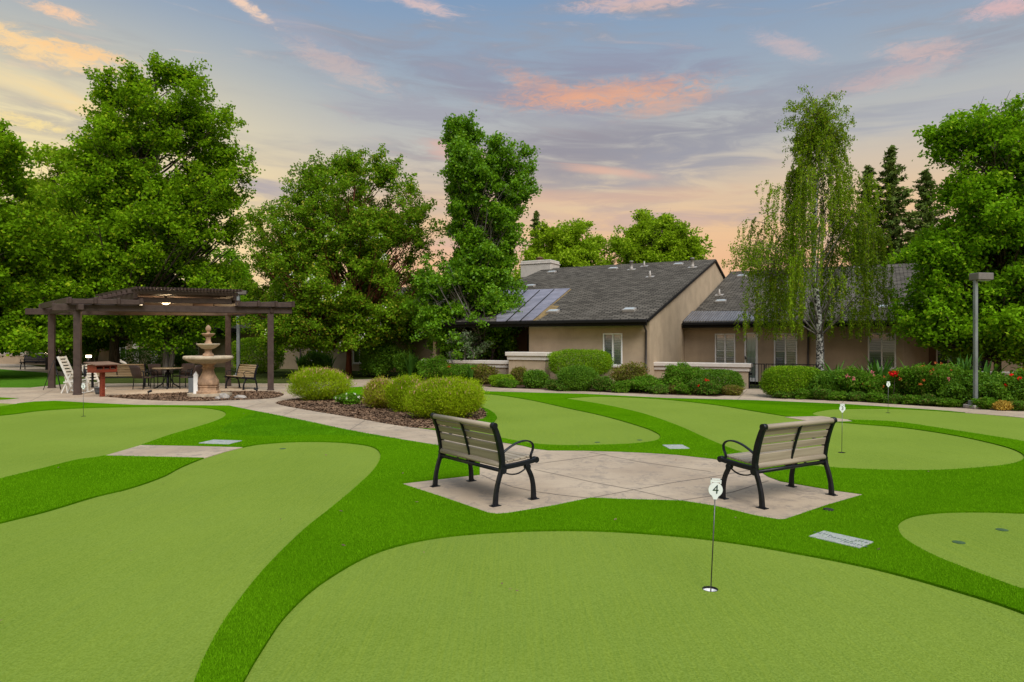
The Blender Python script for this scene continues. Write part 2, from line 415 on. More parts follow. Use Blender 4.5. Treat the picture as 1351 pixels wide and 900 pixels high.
# ------------------------------------------------------------------ world
SUN_EL, SUN_AZ = R(49), R(156)      # azimuth measured from +Y towards +X: light comes over the right shoulder
def world():
    w = bpy.data.worlds.new("World"); scene.world = w; w.use_nodes = True
    nt = w.node_tree; nt.nodes.clear(); q = N(nt)
    out = q.n('ShaderNodeOutputWorld'); bg = q.n('ShaderNodeBackground'); q.l(bg.outputs[0], out.inputs[0])
    sky = q.n('ShaderNodeTexSky'); sky.sky_type = 'NISHITA'; sky.sun_disc = False
    sky.sun_elevation = SUN_EL; sky.sun_rotation = SUN_AZ
    tc = q.n('ShaderNodeTexCoord'); sp = q.n('ShaderNodeSeparateXYZ'); q.l(tc.outputs['Generated'], sp.inputs[0])
    X, Y, Z = sp.outputs
    az = q.math('ARCTAN2', X, Y); el = q.math('ARCSINE', Z)
    ramp = q.n('ShaderNodeValToRGB'); q.l(q.math('DIVIDE', el, R(90)), ramp.inputs[0])
    cr = ramp.color_ramp; K = 1.0
    stops = [(-2, (150, 140, 120)), (0, (226, 170, 132)), (6.5, (236, 180, 128)), (9.5, (236, 192, 140)), (12, (220, 192, 156)), (15.5, (194, 188, 176)), (20, (160, 170, 180)),
             (27, (124, 152, 184)), (42, (170, 195, 220)), (70, (225, 235, 245))]
    while len(cr.elements) < len(stops): cr.elements.new(.5)
    for e, (d, c) in zip(cr.elements, stops):
        e.position = max(0, d/90); 
    for e, (d, c) in zip(cr.elements, stops):
        e.color = (*lin(*c), 1)
    col = ramp.outputs[0]
    azd = q.math('MULTIPLY', az, 180/math.pi); eld = q.math('MULTIPLY', el, 180/math.pi)
    # the bright warm side, low on the left
    warm = q.math('MULTIPLY', q.ramp(azd, -6, -34), q.ramp(eld, 27, 8))
    back = q.math('SUBTRACT', 1.0, q.ramp(q.math('ABSOLUTE', azd), 80, 120))
    warm = q.math('MULTIPLY', warm, back)
    col = q.mix(q.math('MULTIPLY', warm, .95), col, lin(255, 232, 164))
    # streaky cloud field in direction space
    cv = q.n('ShaderNodeCombineXYZ'); q.l(q.math('MULTIPLY', q.math('ADD', azd, q.math('MULTIPLY', eld, -.9)), .045), cv.inputs[0])
    q.l(q.math('MULTIPLY', q.math('ADD', eld, q.math('MULTIPLY', azd, .06)), .30), cv.inputs[1])
    fine = q.noise(cv.outputs[0], 2.6, 8, .62, .9)
    broad = q.noise(cv.outputs[0], .85, 5, .55, .4)
    cv2 = q.n('ShaderNodeCombineXYZ'); q.l(q.math('MULTIPLY', azd, .10), cv2.inputs[0]); q.l(q.math('MULTIPLY', eld, .28), cv2.inputs[1])
    puff = q.noise(cv2.outputs[0], 7.5, 9, .74, .8)
    vis = q.math('MULTIPLY', q.ramp(eld, 3, 8), q.ramp(eld, 60, 30))
    f = q.math('MULTIPLY', q.ramp(broad, .44, .64), q.ramp(fine, .34, .60))
    col = q.mix(q.math('MULTIPLY', q.math('MULTIPLY', f, vis), .55), col, lin(154, 149, 152))
    f = q.math('MULTIPLY', q.ramp(fine, .56, .72), vis)
    col = q.mix(q.math('MULTIPLY', f, .22), col, lin(244, 206, 176))
    def blob(px, py, sx, sy, tilt, c, st, soft=1.0, tex=None):
        nonlocal col
        u = (px-CX)/F; v = (CY-py)/F
        a0 = math.degrees(math.atan(u)); e0 = math.degrees(math.atan(v/math.sqrt(1+u*u)))
        kx = math.degrees(1/F)*1/(1+u*u); ky = math.degrees(1/F)/math.sqrt(1+u*u)
        dx = q.math('SUBTRACT', azd, a0); dy = q.math('SUBTRACT', eld, e0)
        dyt = q.math('SUBTRACT', dy, q.math('MULTIPLY', dx, -math.tan(R(tilt))))
        g = q.math('ADD', q.math('POWER', q.math('DIVIDE', dx, sx*kx), 2.0), q.math('POWER', q.math('DIVIDE', dyt, sy*ky), 2.0))
        g = q.math('EXPONENT', q.math('MULTIPLY', g, -1.0))
        t = tex if tex is not None else fine
        h = q.math('ADD', g, q.math('MULTIPLY', q.math('SUBTRACT', t, .5), 2.9*soft))
        fac = q.math('MULTIPLY', q.math('MULTIPLY', q.ramp(h, -.05, 1.15), q.ramp(g, .0, .45)), st)
        col = q.mix(fac, col, lin(*c))
    # mauve banks
    blob(790, 165, 230, 60, 2, (150, 145, 152), .45)
    blob(780, 205, 210, 30, -3, (142, 134, 142), .75)
    blob(740, 236, 170, 26, 4, (158, 148, 148), .65)
    blob(900, 215, 130, 24, -10, (165, 158, 160), .5)
    blob(560, 148, 110, 22, 3, (160, 156, 165), .7)
    blob(380, 246, 95, 16, -4, (168, 155, 160), .75)
    blob(420, 62, 80, 22, 18, (165, 165, 178), .5)
    blob(1120, 100, 210, 24, -4, (148, 150, 164), .55)
    blob(840, 88, 120, 22, 3, (146, 144, 164), .6)
    blob(1250, 150, 160, 24, 0, (160, 165, 180), .4)
    blob(700, 130, 120, 20, 12, (150, 146, 162), .55)
    blob(820, 290, 200, 16, 0, (196, 160, 150), .5)
    blob(640, 330, 200, 14, 0, (232, 178, 148), .5)
    blob(1180, 300, 160, 20, -3, (180, 168, 170), .4)
    # lit pink and orange edges
    blob(800, 124, 125, 16, -2, (238, 166, 118), .8, 1.0, puff)
    blob(720, 116, 62, 13, 18, (234, 168, 128), .7, .9, puff)
    blob(880, 138, 60, 12, -8, (234, 170, 130), .5, .9, puff)
    blob(620, 208, 70, 14, 14, (242, 188, 160), .6)
    blob(800, 226, 60, 7, 8, (250, 190, 150), .6)
    blob(760, 262, 230, 12, 0, (226, 176, 140), .5)
    blob(700, 95, 260, 26, 3, (140, 142, 160), .45)
    blob(1000, 175, 200, 30, -4, (148, 150, 160), .45)
    blob(450, 88, 70, 16, 16, (220, 188, 170), .45, 1.0, puff)
    blob(1040, 62, 45, 12, 22, (222, 188, 178), .5, .8, puff)
    blob(1215, 66, 60, 12, 6, (228, 188, 172), .5, .9, puff)
    blob(1180, 100, 90, 14, -6, (224, 180, 166), .4, 1.0, puff)
    blob(840, 4, 90, 9, 0, (240, 196, 176), .6, 1.0, puff)
    blob(550, 4, 50, 7, 12, (246, 204, 184), .6, 1.0, puff)
    blob(325, 8, 34, 7, 24, (250, 212, 180), .9, 1.0, puff)
    blob(1330, 8, 60, 12, 0, (244, 190, 180), .6, 1.0, puff)
    blob(50, 64, 110, 17, 6, (255, 214, 150), .95, 1.3, puff)
    blob(110, 70, 70, 10, 3, (255, 206, 140), .9, 1.3, puff)
    blob(78, 17, 42, 8, 6, (253, 205, 160), .9, 1.2, puff)
    blob(60, 120, 140, 13, 10, (253, 224, 160), .6)
    blob(110, 142, 80, 10, 12, (253, 220, 150), .6)
    blob(30, 160, 60, 8, 4, (255, 226, 146), .8, 1.2, puff)
    skyc = q.n('ShaderNodeVectorMath', operation='SCALE'); q.l(col, skyc.inputs[0]); skyc.inputs['Scale'].default_value = SKY_K
    # real sky behind the clouds' colours
    add = q.mix(.10, skyc.outputs[0], sky.outputs[0])
    q.l(add, bg.inputs[0]); bg.inputs[1].default_value = .10
SKY_K = 7.8
world()
sl = bpy.data.lights.new('sun', 'SUN'); sl.energy = 2.75; sl.angle = R(40); sl.color = (1.0, .965, .90)
so = bpy.data.objects.new('sun', sl); COL.objects.link(so)
sdir = Vector((math.sin(SUN_AZ)*math.cos(SUN_EL), math.cos(SUN_AZ)*math.cos(SUN_EL), math.sin(SUN_EL)))
so.rotation_euler = sdir.to_track_quat('Z', 'Y').to_euler(); so.location = sdir*40

# ------------------------------------------------------------------ camera
cd = bpy.data.cameras.new('camera'); cam = bpy.data.objects.new('camera', cd); COL.objects.link(cam)
cd.sensor_width = 36; cd.lens = 36*F/1351; cd.clip_end = 1500; cd.clip_start = .05
cam.location = (0, 0, CAM_H); cam.rotation_euler = (R(90), 0, 0); scene.camera = cam
scene.view_settings.view_transform = 'Standard'; scene.view_settings.look = 'None'
scene.view_settings.exposure = .45; scene.view_settings.gamma = 1
scene.render.engine = 'CYCLES'
scene.cycles.use_denoising = True
scene.cycles.max_bounces = 5; scene.cycles.diffuse_bounces = 3; scene.cycles.transparent_max_bounces = 6
scene.cycles.transmission_bounces = 3; scene.cycles.glossy_bounces = 2; scene.cycles.sample_clamp_indirect = 6

# ------------------------------------------------------------------ the ground plan
def smooth(pts, closed=True, sub=7):
    P = [Vector(p) for p in pts]; n = len(P); o = []
    for i in range(n):
        p0, p1, p2, p3 = P[(i-1) % n], P[i], P[(i+1) % n], P[(i+2) % n]
        for k in range(sub):
            t = k/sub
            o.append(tuple(.5*((2*p1)+(-p0+p2)*t+(2*p0-5*p1+4*p2-p3)*t*t+(-p0+3*p1-3*p2+p3)*t**3)))
    return o
def GP(pts): return [G(*p) for p in pts]
g_front = smooth(GP([(300, 940), (320, 905), (345, 862), (380, 812), (430, 768), (500, 730), (580, 711), (680, 703), (780, 702), (880, 708), (960, 717), (1050, 732), (1150, 752), (1250, 779), (1351, 812), (1480, 870), (1560, 1000), (1500, 1300), (1000, 1700), (400, 1500), (270, 1100)]))
g_left = smooth(GP([(0, 692), (63, 676), (126, 657), (171, 646), (214, 631), (239, 618), (269, 605.7), (297, 597), (320, 591.3), (345, 587), (385, 584.2), (430, 584), (468, 586.5), (493, 591.5), (502, 602), (494, 620), (470, 644), (437, 672), (400, 702), (350, 752), (303, 812), (275, 860), (256, 905), (230, 980), (100, 1200), (-300, 1400), (-700, 1100), (-560, 860), (-300, 775), (-120, 722)]))
g_farleft = smooth(GP([(0, 549), (50, 543), (100, 539.6), (160, 537.8), (226, 537.5), (264, 538.6), (289, 541.8), (298, 546.5), (293, 552.5), (277, 559), (251, 567), (221, 576), (186, 588.3), (137, 602.7), (100, 608.5), (50, 621), (0, 633.5), (-150, 672), (-400, 740), (-650, 720), (-620, 620), (-300, 572), (-120, 557)]))
g_mid = smooth(GP([(620, 520), (655, 521.6), (700, 528.5), (748, 539), (796, 549.5), (845, 563.5), (866, 572), (871, 577.5), (864, 582.7), (835, 586.6), (787, 588.4), (738, 588.8), (700, 586), (664, 579.5), (630, 573), (600, 562), (600, 548), (590, 532), (600, 522)]))
g_long = smooth(GP([(748, 526), (796, 523.8), (869, 527), (941, 534.5), (1000, 544), (1054, 552.2), (1124, 559.5), (1182, 564.2), (1230, 570.5), (1278, 579), (1326, 590.5), (1348, 599.5), (1350, 607.5), (1326, 615), (1254, 621.2), (1182, 622), (1110, 619.2), (1060, 615), (1020, 609), (984, 600), (941, 583.6), (893, 562), (845, 545.5), (796, 534.5), (753, 527.5)]), sub=6)
g_far = smooth(GP([(1072, 546.5), (1085, 542.5), (1110, 540.3), (1182, 540.2), (1254, 544), (1351, 552), (1500, 570), (1650, 592), (1680, 625), (1580, 634), (1450, 604), (1351, 583.6), (1254, 568), (1182, 557.5), (1119, 554.5), (1085, 551)]))
g_right = smooth(GP([(1351, 678.6), (1310, 677.2), (1273, 677), (1239, 678.2), (1206, 682.5), (1188, 690.5), (1185.5, 700), (1194, 713.5), (1228, 733.6), (1273, 752.5), (1317, 769), (1355, 782), (1480, 815), (1640, 830), (1750, 790), (1700, 720), (1550, 690), (1430, 680)]))
g_sliver = GP([(-150, 530), (-40, 531), (24, 533.4), (8, 536), (-30, 539), (-150, 541)])
GREENS = [('putting green, pale turf', g_front), ('l', g_left), ('fl', g_farleft), ('m', g_mid), ('lo', g_long), ('fr', g_far), ('r', g_right), ('s', g_sliver)]
path_poly = GP([(-700, 513), (-200, 512), (0, 512), (40, 512), (88, 507), (200, 506), (390, 506.5), (430, 504.5), (458, 501.5), (500, 500.5), (560, 504), (640, 510.7), (667, 512.5), (773, 517), (853, 520.5), (945, 524), (975, 520), (984, 513.5), (1009, 513.5), (1013, 521), (1024, 524.6), (1134, 531), (1249.5, 538.5), (1351, 541.4), (1500, 548), (1800, 559),
                (1800, 575), (1500, 563), (1351, 553), (1249.5, 543), (1162.6, 537), (1047, 531), (1000, 529), (880, 526), (773, 520.5), (640, 517), (560, 513), (493, 510), (448, 512.5),
                (440, 521), (386, 528), (364, 533), (405, 541.7), (461, 551), (517, 561), (567, 567.8), (600, 573), (640, 581), (665, 585.5), (690, 589.5), (705, 593.5), (724, 595.7), (770, 596), (816, 597.3), (855, 599), (893, 601.5), (941, 607), (975, 613), (1000, 622), (1014, 631), (1030, 637), (1100, 649), (1140, 654.4),
                (1090, 669), (1040, 686.3), (1034, 687.8), (1026, 687.8), (1000, 683.5), (944, 670), (900, 663), (850, 661.5), (812, 660.5), (780, 659), (730, 669.5), (670, 679.5), (655, 680.5), (644, 679), (590, 660), (529, 640), (580, 634), (633, 628), (633, 612), (620, 600), (600, 593), (575, 588.5), (517, 579), (461, 569), (405.5, 557), (350, 545.8), (302, 536), (252, 535.7), (176, 535), (126, 532.7), (73, 529.7), (45, 530.7), (24, 533), (0, 537), (-200, 545), (-700, 552)])
path_back = GP([(-900, 486), (-300, 480), (0, 479), (40, 482), (65, 486), (92, 494), (100, 507), (88, 507), (84, 497), (60, 492), (0, 487.5), (-100, 490), (-900, 500)])
strip_l = GP([(137, 602.7), (186, 588.3), (250, 589.5), (320, 591.3), (297, 597), (269, 605.7)])
strip_r = GP([(1036, 551), (1084, 549.8), (1119, 554.5), (1126, 557), (1084, 558), (1060, 555)])
sliver_turf = GP([(-300, 523), (0, 525.2), (25, 526.3), (8, 528), (-60, 530), (-300, 532)])
lawn_l = GP([(-900, 500), (-100, 490), (0, 487.5), (60, 492), (84, 497), (88, 507), (40, 512), (-200, 512), (-700, 513), (-900, 513)])
isle = smooth(GP([(364, 533), (386, 527.6), (430, 523), (480, 524), (540, 527), (600, 532), (632, 538), (641, 546), (638, 553), (615, 560), (590, 566), (560, 566.5), (517, 561), (461, 551), (405, 541.7)]), sub=3)
lobe = GP([(632, 536), (644, 541), (653, 547), (656, 552), (652, 557.5), (644, 561), (620, 566), (590, 568), (567, 568), (590, 560)])
fount_bed = smooth(GP([(140, 523.2), (195, 520.8), (250, 518.5), (300, 517.3), (353, 517), (371, 519.5), (372, 523), (353, 526.7), (300, 529), (258, 530.3), (220, 529.4), (186, 528), (155, 525.5)]), sub=3)
panel_1 = GP([(290, 571), (297, 562.5), (311, 557), (337.5, 544), (350, 545.8), (405.5, 557), (461, 569), (517, 579), (530, 581), (489, 577.5), (440, 575.5), (400, 575.8), (345, 577), (308, 575.5)])
turf_far_panel = GP([(880, 526), (1000, 529), (1047, 531), (1120, 534.3), (1182, 538.7), (1100, 538), (1000, 534), (940, 530)])
mulch_r = GP([(640, 510.7), (667, 512.5), (773, 517), (853, 520.5), (945, 524), (975, 520), (984, 513.5), (984, 497), (560, 490), (560, 504)])
mulch_r2 = GP([(1009, 513.5), (1013, 521), (1024, 524.6), (1134, 531), (1249.5, 538.5), (1351, 541.4), (1500, 548), (1800, 559), (1800, 512), (1009, 500)])
bl = GP([(-900, 500), (-900, 474), (560, 485), (560, 504), (500, 500.5), (458, 501.5), (430, 504.5), (390, 506.5), (200, 506), (100, 507), (88, 507), (84, 497), (60, 492), (0, 487.5), (-100, 490)])
outer = [(-40, 1.0), (40, 1.0), (40, 24.0), (28, 19.6), G(1800, 575), G(1500, 563), G(1351, 553), G(1249.5, 543), G(1162.6, 537), G(1047, 531), G(1000, 529), G(880, 526), G(773, 520.5), G(640, 517), G(560, 513), G(493, 510), G(448, 512.5), G(386, 520), G(200, 520), G(-700, 530), (-40, 18)]
LAYERS = [('turf', outer), ('bare', bl), ('mulch', mulch_r), ('mulch', mulch_r2), ('path', path_poly), ('path', path_back), ('lawn', lawn_l), ('tpanel', panel_1), ('tpanel', turf_far_panel)]
LAYERS += [('green%d' % i, g[1]) for i, g in enumerate(GREENS)]
HOLES = [G(937, 778), G(1110.5, 597.5), G(1171.5, 545), G(110, 549.5)]
LAYERS += [('cup', [(h[0]+.0545*math.cos(k*math.pi/12), h[1]+.0545*math.sin(k*math.pi/12)) for k in range(24)]) for h in HOLES]
LAYERS += [('path', strip_l), ('path', strip_r), ('turf', sliver_turf), ('tpanel', lobe), ('isle', isle), ('fbed', fount_bed)]
verts = []; edges = []; faces = []
for nm, P in LAYERS:
    b = len(verts); verts += [Vector((p[0], p[1])) for p in P]; faces.append(list(range(b, b+len(P))))
cv, ce, cf, ov, oe, of = delaunay_2d_cdt(verts, [], faces, 0, 1e-4)
cen = np.array([np.mean([cv[i][:] for i in f], axis=0) for f in cf])
lay = np.full(len(cf), -1)
for li, (nm, P) in enumerate(LAYERS):
    A_ = np.array(P); B_ = np.roll(A_, -1, 0); ins = np.zeros(len(cen), bool)
    for (ax_, ay_), (bx_, by_) in zip(A_, B_):
        if ay_ == by_: continue
        c_ = ((ay_ > cen[:, 1]) != (by_ > cen[:, 1])) & (cen[:, 0] < (bx_-ax_)*(cen[:, 1]-ay_)/(by_-ay_)+ax_)
        ins ^= c_
    lay[ins] = li
regions = {}
for f, li in zip(cf, lay):
    if li >= 0: regions.setdefault(LAYERS[li][0], []).append(tuple(f))
# orient
def area2(P): return sum(P[i][0]*P[(i+1) % len(P)][1]-P[(i+1) % len(P)][0]*P[i][1] for i in range(len(P)))
ZL = {'turf': .022, 'tpanel': .022, 'path': .014, 'bare': .006, 'lawn': .02, 'mulch': .010, 'isle': .012, 'fbed': .018}
def sheet(name, key, mat, skirt=True, z=None):
    fs = regions.get(key, [])
    if not fs: return None
    z = ZL.get(key, .004) if z is None else z
    idx = {}; V = []; Fc = []; cnt = {}
    for f in fs:
        P = [cv[i] for i in f]
        if area2(P) < 0: f = f[::-1]
        g = []
        for i in f:
            if i not in idx: idx[i] = len(V); V.append((cv[i][0], cv[i][1], z))
            g.append(idx[i])
        Fc.append(tuple(g))
        for a, b in zip(g, g[1:]+g[:1]): cnt[(a, b)] = cnt.get((a, b), 0)+1
    if skirt:
        for (a, b) in list(cnt):
            if (b, a) not in cnt:
                n = len(V); V += [(V[a][0], V[a][1], -.13), (V[b][0], V[b][1], -.13)]
                Fc.append((b, a, n, n+1))
    me = bpy.data.meshes.new(name); me.from_pydata(V, [], Fc); me.materials.append(mat)
    o = bpy.data.objects.new(name, me); COL.objects.link(o); tag(o, kind='structure'); return o
sheet('fringe_turf', 'turf', M_TURF); sheet('fringe_turf_panel', 'tpanel', M_TURF_D)
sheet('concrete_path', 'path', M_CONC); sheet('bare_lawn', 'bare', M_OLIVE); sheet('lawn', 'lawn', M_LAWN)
sheet('mulch_ground', 'mulch', M_MULCH); sheet('mulch_island', 'isle', M_MULCH); sheet('mulch_ring', 'fbed', M_MULCH)
for i in range(len(GREENS)): sheet('putting_green', 'green%d' % i, M_GREEN)
gb = MB(); gb.add([(-400, -60, -.12), (400, -60, -.12), (400, 700, -.12), (-400, 700, -.12)], [(0, 1, 2, 3)])
tag(gb.build('ground', M_EARTH), kind='structure')

def strip(name, pts, w, z, mat, px=True):
    P = [Vector(G(*p)) if px else Vector(p) for p in pts]; V = []; Fc = []
    for i, p in enumerate(P):
        t = (P[min(i+1, len(P)-1)]-P[max(i-1, 0)]).normalized(); nrm = Vector((-t.y, t.x))
        V += [(*(p+nrm*w/2), z), (*(p-nrm*w/2), z)]
    for i in range(len(P)-1): Fc.append((2*i, 2*i+1, 2*i+3, 2*i+2))
    me = bpy.data.meshes.new(name); me.from_pydata(V, [], Fc); me.materials.append(mat)
    o = bpy.data.objects.new(name, me); COL.objects.link(o); return tag(o, kind='structure')
for pts in ([(635, 628), (650, 635), (676, 644), (704, 650), (740, 655), (776, 659)], [(705, 621), (740, 628.5), (778, 637), (836, 648), (896, 662)], [(784, 658), (836, 648), (890, 638), (938, 631), (1010, 618)],
            [(900, 662), (940, 656), (967, 651), (1014, 636)], [(778, 598), (845, 611), (938, 624)], [(652, 620), (712, 613), (800, 601)], [(575, 590), (596, 574)], [(461, 568.5), (481, 556)], [(372, 550), (392, 540)],
            [(320, 540), (352, 530.5)], [(972, 529), (986, 514.5)], [(1110, 534), (1113, 530)], [(790, 521), (792, 518)], [(40, 530), (70, 515)]):
    strip('paving_joint', pts, .012, .0165, M_JOINT)

# ------------------------------------------------------------------ grass blades standing on the turf
def tri_arrays(keys):
    T = []
    for k in keys:
        for f in regions.get(k, []):
            for j in range(1, len(f)-1): T.append((cv[f[0]][:], cv[f[j]][:], cv[f[j+1]][:]))
    return np.array(T, dtype=float)
def scatter(T, dens_fn, cap=None):
    """points spread evenly over triangles with a density by distance"""
    A = .5*np.abs((T[:, 1, 0]-T[:, 0, 0])*(T[:, 2, 1]-T[:, 0, 1])-(T[:, 2, 0]-T[:, 0, 0])*(T[:, 1, 1]-T[:, 0, 1]))
    n = RNG.poisson(A*dens_fn(0))
    idx = np.repeat(np.arange(len(T)), n)
    u = np.sqrt(RNG.random(len(idx))); v = RNG.random(len(idx))
    P = T[idx, 0]*(1-u)[:, None]+T[idx, 1]*(u*(1-v))[:, None]+T[idx, 2]*(u*v)[:, None]
    d = np.hypot(P[:, 0], P[:, 1])
    keep = (RNG.random(len(P)) < dens_fn(d)/dens_fn(0)) & (np.abs(P[:, 0])/np.maximum(P[:, 1], .1) < .85) & (P[:, 1] > 3.0)
    return P[keep]
def clip_far(T, far):
    # subdivide big triangles so that the first Poisson draw stays small
    out = []
    st = list(T)
    while st:
        t = st.pop()
        if t[:, 1].min() > far or t[:, 1].max() < 2.8: continue
        L = [np.hypot(*(t[i]-t[(i+1) % 3])) for i in range(3)]
        if max(L) > 1.5:
            i = int(np.argmax(L)); a, b, c = t[i], t[(i+1) % 3], t[(i+2) % 3]; m = (a+b)/2
            st += [np.array([a, m, c]), np.array([m, b, c])]
        else: out.append(t)
    return np.array(out)
def blades(name, P, z0, h, w, mat, lean=.45):
    n = len(P); a = RNG.random(n)*2*np.pi; b = RNG.random(n)*2*np.pi
    d = np.hypot(P[:, 0], P[:, 1]); w = w*np.maximum(1, d/6.0)
    hh = h*(.65+.6*RNG.random(n))
    base = np.column_stack([P, np.full(n, z0)])
    s = np.column_stack([np.cos(a), np.sin(a), np.zeros(n)])*w[:, None]
    tip = base+np.column_stack([np.cos(b)*lean*hh, np.sin(b)*lean*hh, hh])
    V = np.stack([base-s, base+s, tip], 1).reshape(-1, 3)
    Fc = np.arange(3*n).reshape(-1, 3)
    return np_mesh(name, V, Fc, mat, rnd=RNG.random(n))
M_BLADE = leafmat('turf blades', (.080, .215, .001), (.135, .310, .004), trans=.2, rough=.8, spec=.05)
M_BLADE_D = leafmat('turf blades darker', (.050, .165, .001), (.105, .280, .004), trans=.2, rough=.8, spec=.05)
dens = lambda d: 19000/(1+(np.maximum(d, 3.0)/5.5)**3.0)
T = clip_far(tri_arrays(['turf']), 15)
P = scatter(T, dens)
tag(blades('fringe_grass', P, .018, .020, .0019, M_BLADE), 'bright green artificial fringe grass around the pale putting greens', 'grass', kind='stuff')
T = clip_far(tri_arrays(['tpanel']), 17)
P = scatter(T, lambda d: 3000+0*d)
tag(blades('darker_fringe_grass', P, .018, .022, .0024, M_BLADE_D), 'darker green strips of artificial grass beside the diagonal path', 'grass', kind='stuff')
# mulch chips
T = np.concatenate([clip_far(tri_arrays(['isle', 'fbed']), 40)])
P = scatter(T, lambda d: 700+0*d)
def chips(name, P, z0, mat):
    n = len(P); L = .018+.03*RNG.random(n); W = .008+.012*RNG.random(n); a = RNG.random(n)*6.283
    ax = np.column_stack([np.cos(a), np.sin(a), RNG.normal(0, .25, n)]); bx = np.column_stack([-np.sin(a), np.cos(a), RNG.normal(0, .3, n)])
    c = np.column_stack([P, z0+.012*RNG.random(n)])
    V = np.stack([c-ax*L[:, None]-bx*W[:, None], c+ax*L[:, None]-bx*W[:, None], c+ax*L[:, None]+bx*W[:, None], c-ax*L[:, None]+bx*W[:, None]], 1).reshape(-1, 3)
    return np_mesh(name, V, np.arange(4*n).reshape(-1, 4), mat, rnd=RNG.random(n))
M_CHIP = leafmat('bark chips', (.045, .028, .018), (.21, .13, .08), trans=.0, rough=.9, spec=.1)
Pd = scatter(clip_far(tri_arrays(['turf', 'path', 'green0', 'green1', 'green3']), 16), lambda d: .4+0*d)
def litter():
    n = len(Pd); a = RNG.random(n)*6.283; L = .012+.014*RNG.random(n)
    c = np.column_stack([Pd, np.full(n, .030)]); ax = np.column_stack([np.cos(a), np.sin(a), RNG.normal(0, .2, n)])*L[:, None]; bx = np.column_stack([-np.sin(a), np.cos(a), RNG.normal(0, .3, n)])*L[:, None]*.5
    V = np.stack([c-ax, c+bx, c+ax, c-bx], 1).reshape(-1, 3); return np_mesh('fallen_leaves', V, np.arange(4*n).reshape(-1, 4), M_CHIP, rnd=RNG.random(n))
tag(litter(), 'tiny dry leaves scattered over the turf and the plaza', 'fallen leaves', kind='stuff')
tag(chips('mulch_chips', P, .018, M_CHIP), 'loose brown bark chips on the planted island and fountain ring', 'mulch', kind='stuff')
# ------------------------------------------------------------------ foliage
def unit(a): return a/np.maximum(np.linalg.norm(a, axis=1, keepdims=True), 1e-9)
def leaf_quads(C, L, W, up=.6, axis=None, rng=RNG, droop=0.0, fold=.25):
    """rhombic leaves at centres C; L, W arrays or floats; up = how much the leaf faces up"""
    n = len(C)
    nrm = unit(rng.normal(0, 1, (n, 3))*(1-up)+np.array([0, 0, 1.0])*up+rng.normal(0, .15, (n, 3)))
    ax = rng.normal(0, 1, (n, 3)) if axis is None else axis+rng.normal(0, .25, (n, 3))
    ax[:, 2] -= droop
    ax = unit(ax-nrm*(ax*nrm).sum(1, keepdims=True)); bx = np.cross(nrm, ax)
    L = (np.ones(n)*L)[:, None]*(.7+.6*rng.random((n, 1))); W = (np.ones(n)*W)[:, None]*(.7+.6*rng.random((n, 1)))
    p0 = C-ax*L*.5; p2 = C+ax*L*.5
    p1 = C+bx*W*.5+nrm*W*fold-ax*L*.08; p3 = C-bx*W*.5+nrm*W*fold-ax*L*.08
    V = np.stack([p0, p1, p2, p3], 1).reshape(-1, 3)
    return V
def crown_obj(name, Vs, mat, parent, rnd):
    V = np.concatenate(Vs); r = np.concatenate(rnd)
    return np_mesh(name, V, np.arange(len(V)).reshape(-1, 4), mat, parent, r)

def env_r(env, t):
    return np.interp(t, [e[0] for e in env], [e[1] for e in env])

